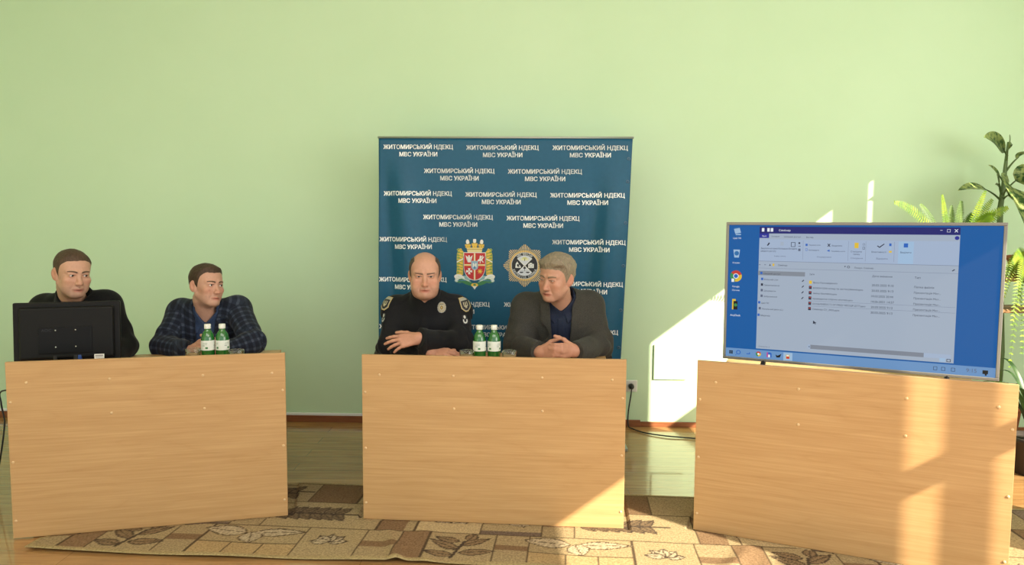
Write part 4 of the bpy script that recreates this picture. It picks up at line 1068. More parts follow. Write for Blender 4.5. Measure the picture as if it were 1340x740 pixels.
def decal(name, bvh, o, U, Vv, nrm, w, h, fn, mats, parent, res=.002, off=.0015, thick=.0015, cast=.12, extra=None):
    """a thin patch laid on a garment: fn(u,v) -> colour (n,3), inside mask; u,v in metres from the centre"""
    U, Vv, nrm = unit(U), unit(Vv), unit(nrm)
    nu, nv = int(w/res)+1, int(h/res)+1
    us = np.linspace(-w/2, w/2, nu); vs2 = np.linspace(-h/2, h/2, nv)
    UU, VV = np.meshgrid(us, vs2, indexing='ij'); colr, inside = fn(UU, VV)
    P = np.zeros((nu, nv, 3)); ok = np.zeros((nu, nv), bool)
    for i in range(nu):
        for j in range(nv):
            if not inside[i,j]: continue
            s = V3(o)+U*us[i]+Vv*vs2[j]+nrm*cast
            hit = bvh.ray_cast(Vector(s), Vector(-nrm), cast+.15)
            if hit[0] is None: continue
            P[i,j] = np.array(hit[0])+nrm*off; ok[i,j] = True
    idx = -np.ones((nu, nv), int); idx[ok] = np.arange(ok.sum())
    q = np.stack([idx[:-1,:-1], idx[1:,:-1], idx[1:,1:], idx[:-1,1:]], -1).reshape(-1,4); q = q[(q >= 0).all(1)]
    if not len(q): return None
    pv = P[ok]; span = np.max([np.linalg.norm(pv[q[:,a]]-pv[q[:,b]], axis=1) for a, b in ((0,1),(1,2),(2,3),(3,0))], axis=0); q = q[span < res*4]
    lab = np.arange(len(pv))
    for _ in range(400):        # keep the largest connected piece only
        m_ = lab[q].min(1); nl_ = lab.copy(); np.minimum.at(nl_, q.ravel(), np.repeat(m_, 4)); nl_ = nl_[nl_]
        if (nl_ == lab).all(): break
        lab = nl_
    big = np.bincount(lab[q[:,0]]).argmax(); q = q[lab[q[:,0]] == big]; used = np.unique(q); re_ = -np.ones(len(pv), int); re_[used] = np.arange(len(used)); q = re_[q]; okf = np.flatnonzero(ok.ravel())[used]; ok = np.zeros(ok.size, bool); ok[okf] = True; ok = ok.reshape(nu, nv)
    ob = np_mesh(name, P[ok], q, mats, parent, dict(extra(UU[ok], VV[ok]) if extra else {}, col=colr[ok]))
    sd = ob.modifiers.new('thickness', 'SOLIDIFY'); sd.thickness = thick; sd.offset = 1
    return ob

def bvh_of(v, q): return BVHTree.FromPolygons([tuple(p) for p in v], [tuple(int(i) for i in f) for f in q])

def build_person(S):
    """S: joints in the room (metres) and garment description; one continuous body mesh, garments and hair as its children"""
    N = V3(S['neck']); pel = V3(S['pelvis'])
    Vax = unit(N-pel); yaw = S.get('yaw', 0.)
    U = unit(rot((0,0,1), yaw) @ V3(1,0,0)); U = unit(U-Vax*(U@Vax)); Wf = np.cross(U, Vax); Wf = Wf if Wf[1] < 0 else -Wf    # front
    R = np.stack([U, -Wf, Vax], 1); tf = Frame(R, N)          # torso frame: x right, y back, z up the spine
    hd = S['head']; hs = hd.get('scale', 1.); hf = Frame(head_R(*S['head_rot']), S['head_at'])
    def hscale(prs):
        out = []
        for pr in prs:
            if pr[0] == 'cap': out.append(('cap', pr[1]*hs, pr[2]*hs, pr[3]*hs, pr[4]*hs, pr[5]*hs))
            else: out.append((pr[0], pr[1]*hs, pr[2]*hs)+tuple(pr[3:-1])+(pr[-1]*hs,))
        return out
    J = {k: V3(S[k]) for k in ('SL','SR','EL','ER','WL','WR')}
    b = S.get('build', 1.); fat = S.get('belly', 0.)
    Lsp = float(np.linalg.norm(N-pel))
    torso = [ell((0,.015,-.20), (.165*b,.115*b,.20), k=.03), ell((0,.005,-.10), (.17*b,.10*b,.10), k=.04), ell((0,-.015-fat,-Lsp*.70), (.160*b+fat*.5,.125*b+fat,.17), k=.05), ell((0,.01,-Lsp+.02), (.175*b,.13*b,.13), k=.05)]
    tfr = Frame()
    nk = N+Vax*.035
    shl = []
    for s in 'LR':
        sh = J['S'+s]; shl += [cap(nk+(sh-nk)*.10+Vax*.004, sh+Vax*.002, .046*b, .052*b, k=.05), cap(N-Vax*.10+(sh-N)*.55, sh, .075*b, .058*b, k=.04)]
    arms = {s: [cap(J['S'+s], J['E'+s], S.get('r_sh', .062), S.get('r_el', .053), k=.03), cap(J['E'+s], J['W'+s], S.get('r_el', .053)*.98, S.get('r_cf', .037), k=.02)] for s in 'LR'}
    hip = [pel+U*.09*s for s in (-1,1)]; kneez = .50
    fdir = unit(V3(Wf[0], Wf[1], 0)) if 'legdir' not in S else unit(V3(*S['legdir']))
    knee = [h_+fdir*.38+U*.05*s+V3(0,0,kneez-h_[2]) for h_, s in zip(hip, (-1,1))]
    ank = [k_-fdir*.02+V3(0,0,.088+S.get('floor', .018)-k_[2]) for k_ in knee]
    toe = [a_+fdir*.14+V3(0,0,-.05) for a_ in ank]
    legs = []
    for i in range(2): legs += [cap(hip[i], knee[i], .080, .062, k=.04), cap(knee[i], ank[i], .060, .045, k=.02)]
    hands = []
    for s in 'LR':
        if S.get('hand'+s): hands += hand_prims(**S['hand'+s])
    # ---- body (skin): fine where it shows, coarse under the clothes
    allp = [J[k] for k in J]+[N, pel, hf.t]+knee+toe
    lo = np.min(allp, 0)-.20; hi = np.max(allp, 0)+.20; lo[2] = -.005
    fx = [(hf.t[a]-.125*hs, hf.t[a]+.125*hs, .0026) for a in range(2)]; fz = (hf.t[2]-.17*hs, hf.t[2]+.14*hs, .0026)
    hb = None
    if hands:
        hp = np.array([p[1] for p in hands]+[p[2] for p in hands]); h_lo, h_hi = hp.min(0)-.03, hp.max(0)+.03
        hst = S.get('hand_step', .0034); hb = [(h_lo[a], h_hi[a], hst) for a in range(3)]
    g = Grid(*[axis_fine(lo[a], hi[a], .014, [(fx+[fz])[a]]+([hb[a]] if hb else [])) for a in range(3)])
    g.add(torso, tf, off=-.022); g.add(shl, off=-.032)
    for s in 'LR': g.add(arms[s], off=-.012)
    g.add(legs, off=-.012)
    for i in range(2): g.add([cap(ank[i]-fdir*.02+V3(0,0,-.035), toe[i], .032, .026, k=.02)])
    nb = hf.pt(V3(0,.028,-.075)*hs)
    g.add([cap(nb, N-Vax*.03+Wf*.002, .0555*hs*S.get('neck_r',1), .060*hs*S.get('neck_r',1), k=.025)])
    g.add(hscale(head_prims(hd)), hf); g.sub(hscale(head_cuts(hd)), hf)
    A, B = head_more(hd); g.add(hscale(A), hf); g.sub(hscale(B), hf)
    # throat
    g.add(hands)
    v, q = g.mesh()
    L = hf.inv(v)/hs; col = skin_tint(L, hd)
    if hb:
        hm = ((v > h_lo) & (v < h_hi)).all(1); kn = wave_noise(v.T, 90, 4, 5)[:,None]
        col = np.where(hm[:,None], V3(hd.get('skin', (.6,.36,.26)))*S.get('hand_tone', V3(1.02,.93,.90))*(1+.05*kn), col)
    body = np_mesh('person', v, q, MATS['skin'], None, {'col': col})
    tag(body, S['label'], 'person')
    hmats = dict(hair=mat_noise('hair_'+hd['name'], tuple(c*.75 for c in hd['hair']['col']), tuple(min(1, c*1.3) for c in hd['hair']['col']), 130, .6, .5, .3, (1,1,.25)),
                 brow=mat('brow_'+hd['name'], hd['hair']['brow'], .75), eyewhite=MATS['eye_white'], iris=MATS['iris'], pupil=MATS['pupil'])
    hf2 = Frame(hf.R*hs, hf.t); make_head_extras(hd, hf2, body, hmats)
    # ---- garments
    def tcoords(X, Y, Z):
        dx, dy, dz = X-N[0], Y-N[1], Z-N[2]
        return (dx*U[0]+dy*U[1]+dz*U[2], dx*Wf[0]+dy*Wf[1]+dz*Wf[2], dx*Vax[0]+dy*Vax[1]+dz*Vax[2])
    out = {}
    for gname, G in S['garments']:
        st = G.get('step', .0045); off = G.get('off', .0)
        ks = [J[k] for k in J]+[N, pel]
        glo = np.min(ks, 0)-.17; ghi = np.max(ks, 0)+.17; glo[2] = pel[2]-.06; ghi[2] = N[2]+.13
        if not G.get('sleeves', True):
            for a in range(2): glo[a] = N[a]-.30; ghi[a] = max(N[a], pel[a])+.28
        g = Grid(*[np.arange(glo[a], ghi[a], st) for a in range(3)])
        g.add(torso, tf, off=off); g.add(shl, off=off)
        X, Y, Z = g.whole(); u, w, vv = tcoords(X, Y, Z)
        if G.get('sleeves', True):
            for s in 'LR':
                ga = Grid(*g.ax); ga.add(arms[s], off=off)
                # sleeve folds: rings round the arm, deeper near the elbow
                E = J['E'+s]; W_ = J['W'+s]; Sx = J['S'+s]
                dE = np.sqrt((X-E[0])**2+(Y-E[1])**2+(Z-E[2])**2)
                for A_, B_, amp, fq in ((Sx,E,.0042,58), (E,W_,.0042,66)):
                    d = unit(B_-A_); tt = (X-A_[0])*d[0]+(Y-A_[1])*d[1]+(Z-A_[2])*d[2]
                    ph = wave_noise((X,Y,Z), 24, 5 if s == 'L' else 9, 4)*2.4
                    ga.F += (np.sin(tt*fq+ph)*amp*np.exp(-(dE/.13)**2)*G.get('fold', 1.)).astype(np.float32)
                h = np.clip(.5+.5*(ga.F-g.F)/.03, 0, 1); g.F = (ga.F+(g.F-ga.F)*h-.03*h*(1-h)).astype(np.float32)
                # open end of the sleeve
                d = unit(W_-E); tt = (X-W_[0])*d[0]+(Y-W_[1])*d[1]+(Z-W_[2])*d[2]
                near = (X-W_[0])**2+(Y-W_[1])**2+(Z-W_[2])**2 < .11**2
                g.F = np.where(near, np.maximum(g.F, tt-G.get('cuff', .0)), g.F).astype(np.float32)
        # broad drape
        g.F += (wave_noise((X,Y,Z*.6), 26, 21+len(gname), 5)*.0030*G.get('fold', 1.)).astype(np.float32)
        if G.get('lapel'):
            v0 = G['lapel']; hw = np.clip((vv-v0)/(-v0), 0, 1.04)*G.get('open_w', .062)
            e = np.abs(u-G.get('skew', 0.)*(1-np.clip((vv-v0)/(-v0), 0, 1)))-hw; fr_ = w > .0
            vL = G.get('lap_v', -.34); lw = np.interp(vv, [vL,-.15,-.100,-.090,-.05,.05], [.010,.072,.082,.040,.046,.050])
            lap = smooth(-.001,.004,e)*smooth(lw+.004,lw-.001,e)*smooth(vL-.01,vL+.03,vv)*smooth(.05,.03,vv)
            groove = np.exp(-((e-lw-.007)/.005)**2)*(vv > vL)*(vv < -.04)*.0075; g.F = np.where(fr_, g.F-.002*lap, g.F).astype(np.float32)
            edge = np.exp(-((u-(-.008))/.005)**2)*(vv < v0)*(w > 0); g.F += (edge*.005).astype(np.float32)
            # pocket welt
            pk = smooth(.003,0,np.abs(vv+.20)-.009)*smooth(.003,0,np.abs(u-.10)-.045)*(w > 0); g.F -= (pk*.004*(1 if G.get('pocket') else 0)).astype(np.float32)
        if G.get('placket'):
            pl = smooth(.004,-.001,np.abs(u)-.020)*(w > 0); g.F -= (pl*.0045).astype(np.float32)
            for su in (-1,1):
                pk = smooth(.004,-.001,np.abs(u-su*.092)-.052)*smooth(.004,-.001,np.abs(vv+.225)-.062)*(w > 0)
                fl = smooth(.004,-.001,np.abs(u-su*.092)-.056)*smooth(.004,-.001,np.abs(vv+.172)-.020)*(w > 0)
                g.F -= (np.maximum(pk*.0045, fl*.0095)).astype(np.float32)
                ep = smooth(.003,-.001,np.abs(w+.005)-.020)*(np.abs(u) > .085)*(vv > -.09); g.F -= (ep*.003*G.get('epaulette', 1)).astype(np.float32)
        nr = S.get('neck_r', 1)*hs
        if G.get('leaf'):       # folded collar points, button band
            gl = .010+np.clip(-vv, 0, .2)*.35; au = np.abs(u)
            lf = smooth(-.001,.003,au-gl)*smooth(.003,-.001,vv+.0-(.05))*smooth(-.001,.004,vv+.075-.9*np.maximum(au-.035, 0)*1.0)*(w > .0)*(au < .085)
            g.F -= (lf*.0075).astype(np.float32)
            bd = smooth(.003,-.001,au-.016)*(vv < -.05)*(w > 0); g.F -= (bd*.003).astype(np.float32)
        if G.get('collar'):
            ch, cr, flare, gap = G['collar']
            gc = Grid(*g.ax); gc.add([cap(N-Vax*.045+Wf*.004, nb*.0+N+Vax*ch+Wf*(.010+G.get('lean', 0)), (cr+flare)*nr, cr*nr, k=0)], m=.08)
            top = vv-(ch-.028*smooth(-.02,.09,w)*G.get('dip', 1)); gc.F = np.maximum(gc.F, top).astype(np.float32)
            h = np.clip(.5+.5*(gc.F-g.F)/.012, 0, 1); g.F = (gc.F+(g.F-gc.F)*h-.012*h*(1-h)).astype(np.float32)
            if gap:
                gw = gap[0]+np.clip((vv-gap[1])/.06, 0, 1)*gap[2]
                g.F = np.maximum(g.F, -np.maximum(np.maximum(np.abs(u)-gw, -(w-.02)), -(vv-gap[1]))).astype(np.float32)
            th = G.get('collar_t', .010)
            ax0, ax1 = N-Vax*.02+Wf*.004, N+Vax*(ch+.06)+Wf*(.014+G.get('lean', 0))
            g.sub([cap(ax0, ax1, cr*nr-th, cr*nr-th+.002, k=.004)], m=.05)
        else:
            g.sub([cap(N-Vax*.02+Wf*.006, N+Vax*.14+Wf*.02, G.get('neck_hole', .064)*nr, G.get('neck_hole', .064)*nr, k=.01)], m=.05)
        if G.get('lapel'):
            cut = np.maximum(-(hw-np.abs(u)), -(w-.01)); cut = np.maximum(cut, -(vv-v0))
            g.F = np.maximum(g.F, -cut).astype(np.float32)
        v, q = g.mesh()
        attrs = {}
        if G.get('fab'):
            uu, ww, v3 = tcoords(v[:,0], v[:,1], v[:,2]); fab = np.stack([uu+.2*np.abs(ww)*np.sign(uu)+5, v3+5, ww], 1)
            best = np.full(len(v), .0)
            for s in 'LR':
                for A_, B_ in ((J['S'+s],J['E'+s]),(J['E'+s],J['W'+s])):
                    d = B_-A_; Ln = np.linalg.norm(d); d = d/Ln; rel = v-A_; t = rel@d; pr_ = rel-t[:,None]*d; rad = np.linalg.norm(pr_, axis=1)
                    inarm = (t > (.05 if A_ is J['S'+s] else -.02)) & (t < Ln+.05) & (rad < .085)
                    e1 = unit(np.cross(d, V3(0,1,.2))); e2 = np.cross(d, e1); an = np.arctan2(pr_@e2, pr_@e1)
                    m_ = inarm & (np.abs(uu) > .13*b)
                    fab[m_] = np.stack([an*.06+5, t+5, 0*t], 1)[m_]
            attrs['fab'] = fab
        o = np_mesh(gname, v, q, MATS[G['mat']], body, attrs); o['label'] = G['label']
        if G.get('lapel'):
            bv = bvh_of(v, q); v0 = G['lapel']; vL = G.get('lap_v', -.34)
            for sg in (-1,1):
                def lap_fn(a, b_):
                    uu = (a+.10*1.0)*1.0; vv_ = b_-.16
                    hw_ = np.clip((vv_-v0)/(-v0), 0, 1.04)*G.get('open_w', .062)
                    lw_ = np.interp(vv_, [vL,-.16,-.105,-.098,-.093,-.05,.06], [.004,.066,.086,.088,.050,.052,.050])
                    e_ = np.where(sg > 0, a+.095, .095-a)-hw_
                    notch = (np.abs(vv_+.096) < .0035) & (e_ > .042)
                    return np.ones(a.shape+(3,))*.5, (e_ > .002) & (e_ < lw_) & (vv_ > vL) & (vv_ < .030) & ~notch
                o3 = N+U*sg*.095+Vax*-.16
                lp = decal('lapel', bv, o3, U, Vax, unit(Wf+V3(0,0,.0)), .24, .40, lap_fn, MATS[G['mat']], o, res=.0021, off=.006, thick=.004, cast=.30,
                           extra=(lambda a, b_: {'fab': np.stack([a*.8+b_*.35+5, b_*.9-a*.3+5, 0*a], 1)}) if G.get('fab') else None)
        out[gname] = (o, v, q)
    # trousers and shoes (behind the desk)
    g = Grid(*[np.arange(a0, a1, .012) for a0, a1 in zip(np.min(hip+knee+ank, 0)-.14, np.max(hip+knee+ank, 0)+.15)])
    g.add(legs, off=.004); g.add([ell(pel, (.17*b,.13*b,.11), k=.05)]); v, q = g.mesh(); np_mesh('trousers', v, q, MATS['dark_trousers'], body)
    for i in range(2):
        g = Grid(*[np.arange(a0, a1, .008) for a0, a1 in zip(np.minimum(ank[i], toe[i])-.10, np.maximum(ank[i], toe[i])+.10)])
        g.add([cap(ank[i]-fdir*.02+V3(0,0,-.035), toe[i], .042, .036, k=.02), cap(ank[i], ank[i]-V3(0,0,.03), .045, .045, k=.02)])
        X, Y, Z = g.whole(); g.F = np.maximum(g.F, S.get('floor', .018)-Z+0*X+0*Y).astype(np.float32)
        v, q = g.mesh(); np_mesh('shoe', v, q, MATS['shoe_leather'], body)
    S['_'] = dict(U=U, V=Vax, W=Wf, N=N, J=J, out=out, body=body, hf=hf)
    return S['_']

def chair(x, y, yaw, label, arms=True):
    r = tag(empty('office_chair', (x,y,0), yaw), label, 'chair', 'black chairs behind the desks')
    MB().box((0,0,.425), (.46,.46,.07), .025, seg=3).build('seat', 'chair_fabric', r)
    m = MB(); m.box((0,.255,.64), (.34,.05,.26), .024, seg=3); m.build('backrest', 'chair_fabric', r)
    m = MB(); m.tube([(0,.10,.40),(0,.27,.42),(0,.292,.60)], .018, 8); m.build('back_support', 'black_plastic', r)
    for s in (-1,1) if arms else ():
        m = MB(); m.tube([(s*.235,.14,.41),(s*.275,.14,.55),(s*.275,.10,.665),(s*.275,.0,.68),(s*.275,-.12,.665)], [.016,.016,.020,.022,.018], 10); m.build('armrest', 'black_plastic', r)
    m = MB(); m.lathe([(.028,.09),(.028,.39)], seg=16, close=True); m.build('gas_column', 'dark_metal', r)
    for k in range(5):
        a = 2*PI*k/5+.3; m = MB(); m.tube([(0,0,.10),(.27*math.cos(a),.27*math.sin(a),.065)], [.026,.016], 8); o = m.build('base_arm', 'black_plastic', r)
        m = MB(); m.lathe([(0,-.012),(.024,-.012),(.027,-.008),(.027,.008),(.024,.012),(0,.012)], seg=16); w_ = m.build('caster', 'black_plastic', o, (.27*math.cos(a),.27*math.sin(a),.028)); w_.rotation_euler = (PI/2,0,a)
    return r
mat_noise('chair_fabric', (.010,.010,.012), (.018,.018,.020), 220, .85, .1, .2)
D2 = math.radians
HEADS = dict(
 a=dict(name='dark_crop', w=1.0, jaw=1.02, fat=.003, red=.35, stubble=.3, eye_open=.8, mouth=1.12, gaze=(.35,-1,-.10), scale=.985, skin=(.52,.295,.205), brow=dict(z=.018,arch=.0035,tilt=.003,t=.003,h=1.15),
      hair=dict(fn=HAIR_SHORT, label='very short brown hair', col=(.075,.045,.028), brow=(.12,.07,.045))),
 b=dict(name='brown_short', w=.98, jaw=.95, fat=.0, red=.5, stubble=.25, eye_open=.9, mouth=1.12, gaze=(.30,-1,.12), scale=.97, skin=(.53,.295,.21), brow=dict(z=.018,arch=.0035,tilt=.003,h=1.1),
      hair=dict(fn=HAIR_NEAT, label='short dark brown hair', col=(.055,.032,.02), brow=(.10,.06,.035))),
 c=dict(name='bald', w=1.03, jaw=1.12, fat=.010, red=.5, stubble=.4, eye_open=.55, mouth=1.15, gaze=(0,-1,-.02), nose=1.05, scale=1.0, skin=(.52,.28,.195), brow=dict(z=.0165,arch=.0,tilt=.004,h=1.2,t=.003),
      hair=dict(fn=HAIR_BALD, label='cropped dark hair round a bald crown', col=(.06,.045,.035), brow=(.17,.10,.07))),
 d=dict(name='grey', w=1.02, jaw=1.03, fat=.004, red=.5, stubble=.2, eye_open=.3, mouth=1.15, gaze=(-.1,-1,-.5), nose=1.08, scale=1.01, skin=(.49,.26,.18), brow=dict(z=.018,arch=.003,tilt=.003,h=1.25),
      hair=dict(rough=2.4,fn=HAIR_GREY, label='greying sandy hair combed forward', col=(.24,.195,.14), brow=(.20,.14,.09))))
def joints(**k): return {n: at_y(*v) for n, v in k.items()}
def seat_under(N, back=.20): return V3(N[0]*(1+back/N[1]), N[1]+back, .535)
P_A = joints(head_at=(95,358,3.62), neck=(99,400,3.74), SL=(60,405,3.80), SR=(138,400,3.78), EL=(51,452,3.68), ER=(162,453,3.74), WL=(82,476,3.48), WR=(138,473,3.48))
P_B = joints(head_at=(270.5,374,3.92), neck=(271,411,3.99), SL=(237,409,4.04), SR=(310,405,4.04), EL=(213,453,3.86), ER=(332,448,3.86), WL=(249,460,3.745), WR=(295,459,3.745))
P_C = joints(head_at=(556,360,3.80), neck=(557,397,3.91), SL=(520,406,3.97), SR=(597,405,3.97), EL=(511,453,3.88), ER=(603,451,3.86), WL=(562,461,3.70), WR=(548,443,3.66))
P_D = joints(head_at=(728,364,3.80), neck=(734,396,3.91), SL=(688,403,3.97), SR=(771,401,3.98), EL=(676,455,3.90), ER=(785,452,3.90), WL=(706,461,3.68), WR=(752,461,3.68))
for P in (P_A, P_B, P_C, P_D): P['pelvis'] = seat_under(P['neck'])
REST = ((.25,.35,.25),)*4; GRIP = ((.55,.85,.55),(.55,.85,.55),(.60,.85,.55),(.65,.85,.55))
build_person(dict(P_A, head=HEADS['a'], head_rot=(D2(50),D2(6),D2(3)), floor=.002, legdir=(.55,-1,0), yaw=.25, build=1.06, belly=.02, neck_r=1.08,
    label='man in a black jacket seated behind the black monitor, looking to the right',
    handL=dict(W=P_A['WL'], fwd=(.25,-1,-.12), up=(0,-.1,1), side=(1,.2,0)), handR=dict(W=P_A['WR'], fwd=(-.25,-1,-.12), up=(0,-.1,1), side=(-1,.2,0)),
    garments=[('jacket', dict(mat='black_fleece', off=.012, dip=.3, lean=.012, collar=(.100,.076,.018,(.003,.03,.060)), label='plain black zip jacket with a turned-up collar', fold=1.1)),
              ('shirt', dict(mat='black_fleece', off=.0, sleeves=False, collar=(.030,.064,.006,None), label='black top under the jacket'))]))
build_person(dict(P_B, head=HEADS['b'], head_rot=(D2(58),D2(-3),D2(6)), yaw=.22, build=.98, r_sh=.058, r_el=.050,
    label='man in a dark checked blazer seated behind two green bottles at the left desk',
    handL=dict(W=P_B['WL'], fwd=(.75,-.6,.04), up=(-.6,-.75,.12), side=(0,.1,1), curl=GRIP), handR=dict(W=P_B['WR']+V3(0,0,.010), fwd=(-.75,-.6,.04), up=(.6,-.75,.12), side=(0,.1,1), curl=GRIP),
    garments=[('blazer', dict(mat='navy_check_wool', step=.0036, off=.013, lapel=-.62, lap_v=-.25, open_w=.053, fab=True, pocket=True, collar=(.030,.083,.018,None), label='dark navy blazer with a blue-grey check')),
              ('shirt', dict(mat='blue_shirt', off=.0, sleeves=False, leaf=True, dip=.3, step=.0035, collar=(.080,.068,.014,(.004,-.01,.05)), label='blue open-necked shirt'))]))
pc = build_person(dict(P_C, head=HEADS['c'], head_rot=(D2(7),D2(3),D2(0)), yaw=.06, build=1.05, belly=.03, neck_r=1.10, r_sh=.064, r_el=.057, r_cf=.041,
    label='bald officer in a black police uniform seated before the blue banner with folded arms',
    handL=dict(W=P_C['WL'], fwd=(1,-.25,-.05), up=(.05,-.45,.9), side=(0,1,.4), spread=(.12,.03,-.06,-.16)),
    handR=dict(W=P_C['WR'], fwd=(-1,-.12,-.16), up=(-.1,-.75,.62), side=(-.1,.6,.75), curl=((.12,.22,.15),(.14,.25,.18),(.18,.28,.2),(.22,.3,.2)), spread=(.20,.05,-.10,-.26)),
    garments=[('uniform_jacket', dict(mat='police_cloth', step=.0038, off=.012, dip=.3, collar=(.088,.071,.020,(.003,.052,.05)), placket=True, label='black police uniform jacket with chest pockets', fold=1.7)),
              ('undershirt', dict(mat='police_cloth', off=.0, sleeves=False, collar=(.026,.064,.004,None), label='black undershirt'))]))
pd_ = build_person(dict(P_D, head=HEADS['d'], head_rot=(D2(-38),D2(6),D2(4)), yaw=-.05, build=1.08, belly=.025, neck_r=1.04, r_sh=.068, r_el=.058, r_cf=.041,
    label='grey-haired man in a grey tweed jacket looking down, hands clasped on the middle desk',
    handL=dict(W=P_D['WL'], fwd=(.75,-.6,.06), up=(-.6,-.75,.12), side=(0,.1,1), curl=GRIP), handR=dict(W=P_D['WR']+V3(0,0,.010), fwd=(-.75,-.6,.06), up=(.6,-.75,.12), side=(0,.1,1), curl=GRIP),
    garments=[('tweed_jacket', dict(mat='grey_tweed', step=.0036, off=.013, lapel=-.90, lap_v=-.27, open_w=.060, skew=0., pocket=True, collar=(.034,.084,.018,None), label='dark grey tweed jacket, worn open', fold=1.5)),
              ('shirt', dict(mat='navy_shirt', off=.0, sleeves=False, leaf=True, dip=.5, step=.0035, collar=(.075,.068,.014,(.004,-.01,.07)), label='navy button-up shirt'))]))

# shirt buttons, badge and sleeve patches, each laid on the cloth it sits on
def on_garment(person, name, px, py):
    o, v, q = person['out'][name]; b = bvh_of(v, q); d = unit(ray(px, py)); h = b.ray_cast(Vector(EYE), Vector(d), 8.)
    return (b, np.array(h[0]), np.array(h[1])) if h[0] is not None else (b, None, None)
def button(person, name, px, py, m_, r=.0055):
    b, c, n = on_garment(person, name, px, py)
    if c is None: return
    m = MB(); m.lathe([(0,0),(r,0),(r,.0016),(r*.8,.0026),(0,.0022)], seg=16); o = m.build('button', m_, person['out'][name][0])
    n = n if n@(EYE-c) > 0 else -n
    o.matrix_local = Matrix.Translation(Vector(c)) @ Vector(n).to_track_quat('Z', 'Y').to_matrix().to_4x4(); o.data.transform(o.matrix_local); o.matrix_local = Matrix.Identity(4)
for px, py in ((728.5,405),(728.8,426.5)): button(pd_, 'shirt', px, py, 'button_pale')
mat_attr('embroidery', 'col', .6, 260, .12)
SIL, GLD, DK, YEL = (.42,.41,.36), (.50,.36,.12), (.010,.010,.014), (.52,.40,.14)
def badge(U_, V_):
    r = np.hypot(U_/.0265, V_/.0325); th = np.arctan2(V_, U_); saw = np.abs((th*24/(2*PI))%1-.5)*2; c = np.zeros(U_.shape+(3,)); c[:] = SIL
    c[saw > .62] = (.20,.19,.16); c[r < .72] = (.34,.32,.26); c[(r < .74) & (r > .66)] = GLD; c[(r < .48)] = (.50,.45,.30)
    c[((U_/.0085)**2+((V_+.001)/.011)**2 < 1)] = (.16,.09,.025); c[((U_/.004)**2+((V_+.001)/.007)**2 < 1)] = GLD
    c[(np.abs(U_) < .010) & (np.abs(V_-.0165) < .0022)] = (.12,.12,.10)
    return c, r < 1-.07*saw
def shield_patch(U_, V_):
    c = np.zeros(U_.shape+(3,)); c[:] = YEL; x = np.abs(U_)
    def ins(k): return (x < .030*k) & (V_ < .042*k) & (V_ > -.042*k+np.clip(x*1.05-.010*k, 0, 1))
    c[ins(.88)] = (.30,.30,.28); c[ins(.78)] = DK
    top = (V_ > .022) & ins(.78); c[top] = (.36,.35,.28)
    tr = ((x < .0022) & (V_ > -.022) & (V_ < .012)) | ((np.abs(x-.010) < .0024) & (V_ > -.010) & (V_ < .014)) | ((np.abs(V_+.010) < .0026) & (x < .011)) | ((np.abs(x-.005) < .002) & (V_ < -.010) & (V_ > -.020))
    c[tr] = (.50,.45,.30); return c, ins(1.0)
def rank_mark(U_, V_):
    c = np.zeros(U_.shape+(3,)); c[:] = DK; m1 = (np.hypot(U_/.006, (V_-.014)/.010) < 1); m2 = (np.abs(np.hypot(U_/.011, (V_+.004)/.016)-.9) < .24) & (V_ < .0)
    c[m1 | m2] = (.55,.55,.52); return c, (np.abs(U_) < .015) & (np.abs(V_) < .026)
def put_decal(name, px, py, w, h, fn, lab, tilt=0., face=(0,-1,0)):
    b, c, n = on_garment(pc, 'uniform_jacket', px, py)
    if c is None: return
    n = unit(.55*(n if n@(EYE-c) > 0 else -n)+.45*unit(EYE-c)); Vd = unit(V3(math.sin(tilt),0,math.cos(tilt))); Vd = unit(Vd-n*(Vd@n)); Ud = np.cross(Vd, n)
    o = decal(name, b, c, Ud, Vd, n, w, h, fn, MATS['embroidery'], pc['out']['uniform_jacket'][0], res=.0014)
    if o: o['label'] = lab
put_decal('badge', 577.7, 402.5, .056, .068, badge, 'oval silver police badge', -.03)
put_decal('sleeve_patch', 504.5, 396.5, .062, .088, shield_patch, 'shield patch with a gold border', .28)
put_decal('sleeve_patch', 609.0, 398.5, .062, .088, shield_patch, 'shield patch with a gold border', -.22)
put_decal('rank_mark', 502.0, 416.5, .032, .054, rank_mark, 'small white rank mark', .1)
put_decal('rank_mark', 608.5, 418.5, .032, .054, rank_mark, 'small white rank mark', -.1)
# ---------------------------------------------------------------- plants by the window, behind the television
def leaf_mat(name, c1, c2, scale, rough=.45, trans=.35):
    m = mat(name, c1, rough, spec=.35); t = NT(m); f = t.noise(t.coords('Object'), scale, 3, .55)
    c = t.ramp(f, [(.42, c1), (.58, c2)]); t.base(c)
    tr = t.n('ShaderNodeBsdfTranslucent'); t.l(c, tr.inputs['Color']); mx = t.n('ShaderNodeMixShader'); mx.inputs[0].default_value = trans
    out = [n for n in t.t.nodes if n.type == 'OUTPUT_MATERIAL'][0]; t.l(t.b.outputs[0], mx.inputs[1]); t.l(tr.outputs[0], mx.inputs[2]); t.l(mx.outputs[0], out.inputs['Surface']); return m
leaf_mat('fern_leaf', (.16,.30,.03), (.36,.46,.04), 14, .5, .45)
leaf_mat('fern_leaf_shaded', (.07,.15,.02), (.13,.22,.03), 14, .5, .35)  # darker copy of the fern green, shade on the rear fronds put into colour
leaf_mat('dumb_cane_leaf', (.030,.085,.020), (.30,.36,.12), 34, .35, .2)
leaf_mat('strap_leaf', (.020,.055,.015), (.035,.085,.022), 20, .4, .2)
mat('stem_green', (.10,.16,.05), .5); mat('stem_brown', (.12,.09,.05), .7); mat_noise('terracotta', (.28,.085,.035), (.34,.11,.05), 20, .6, .05); mat('soil', (.03,.02,.012), .95)
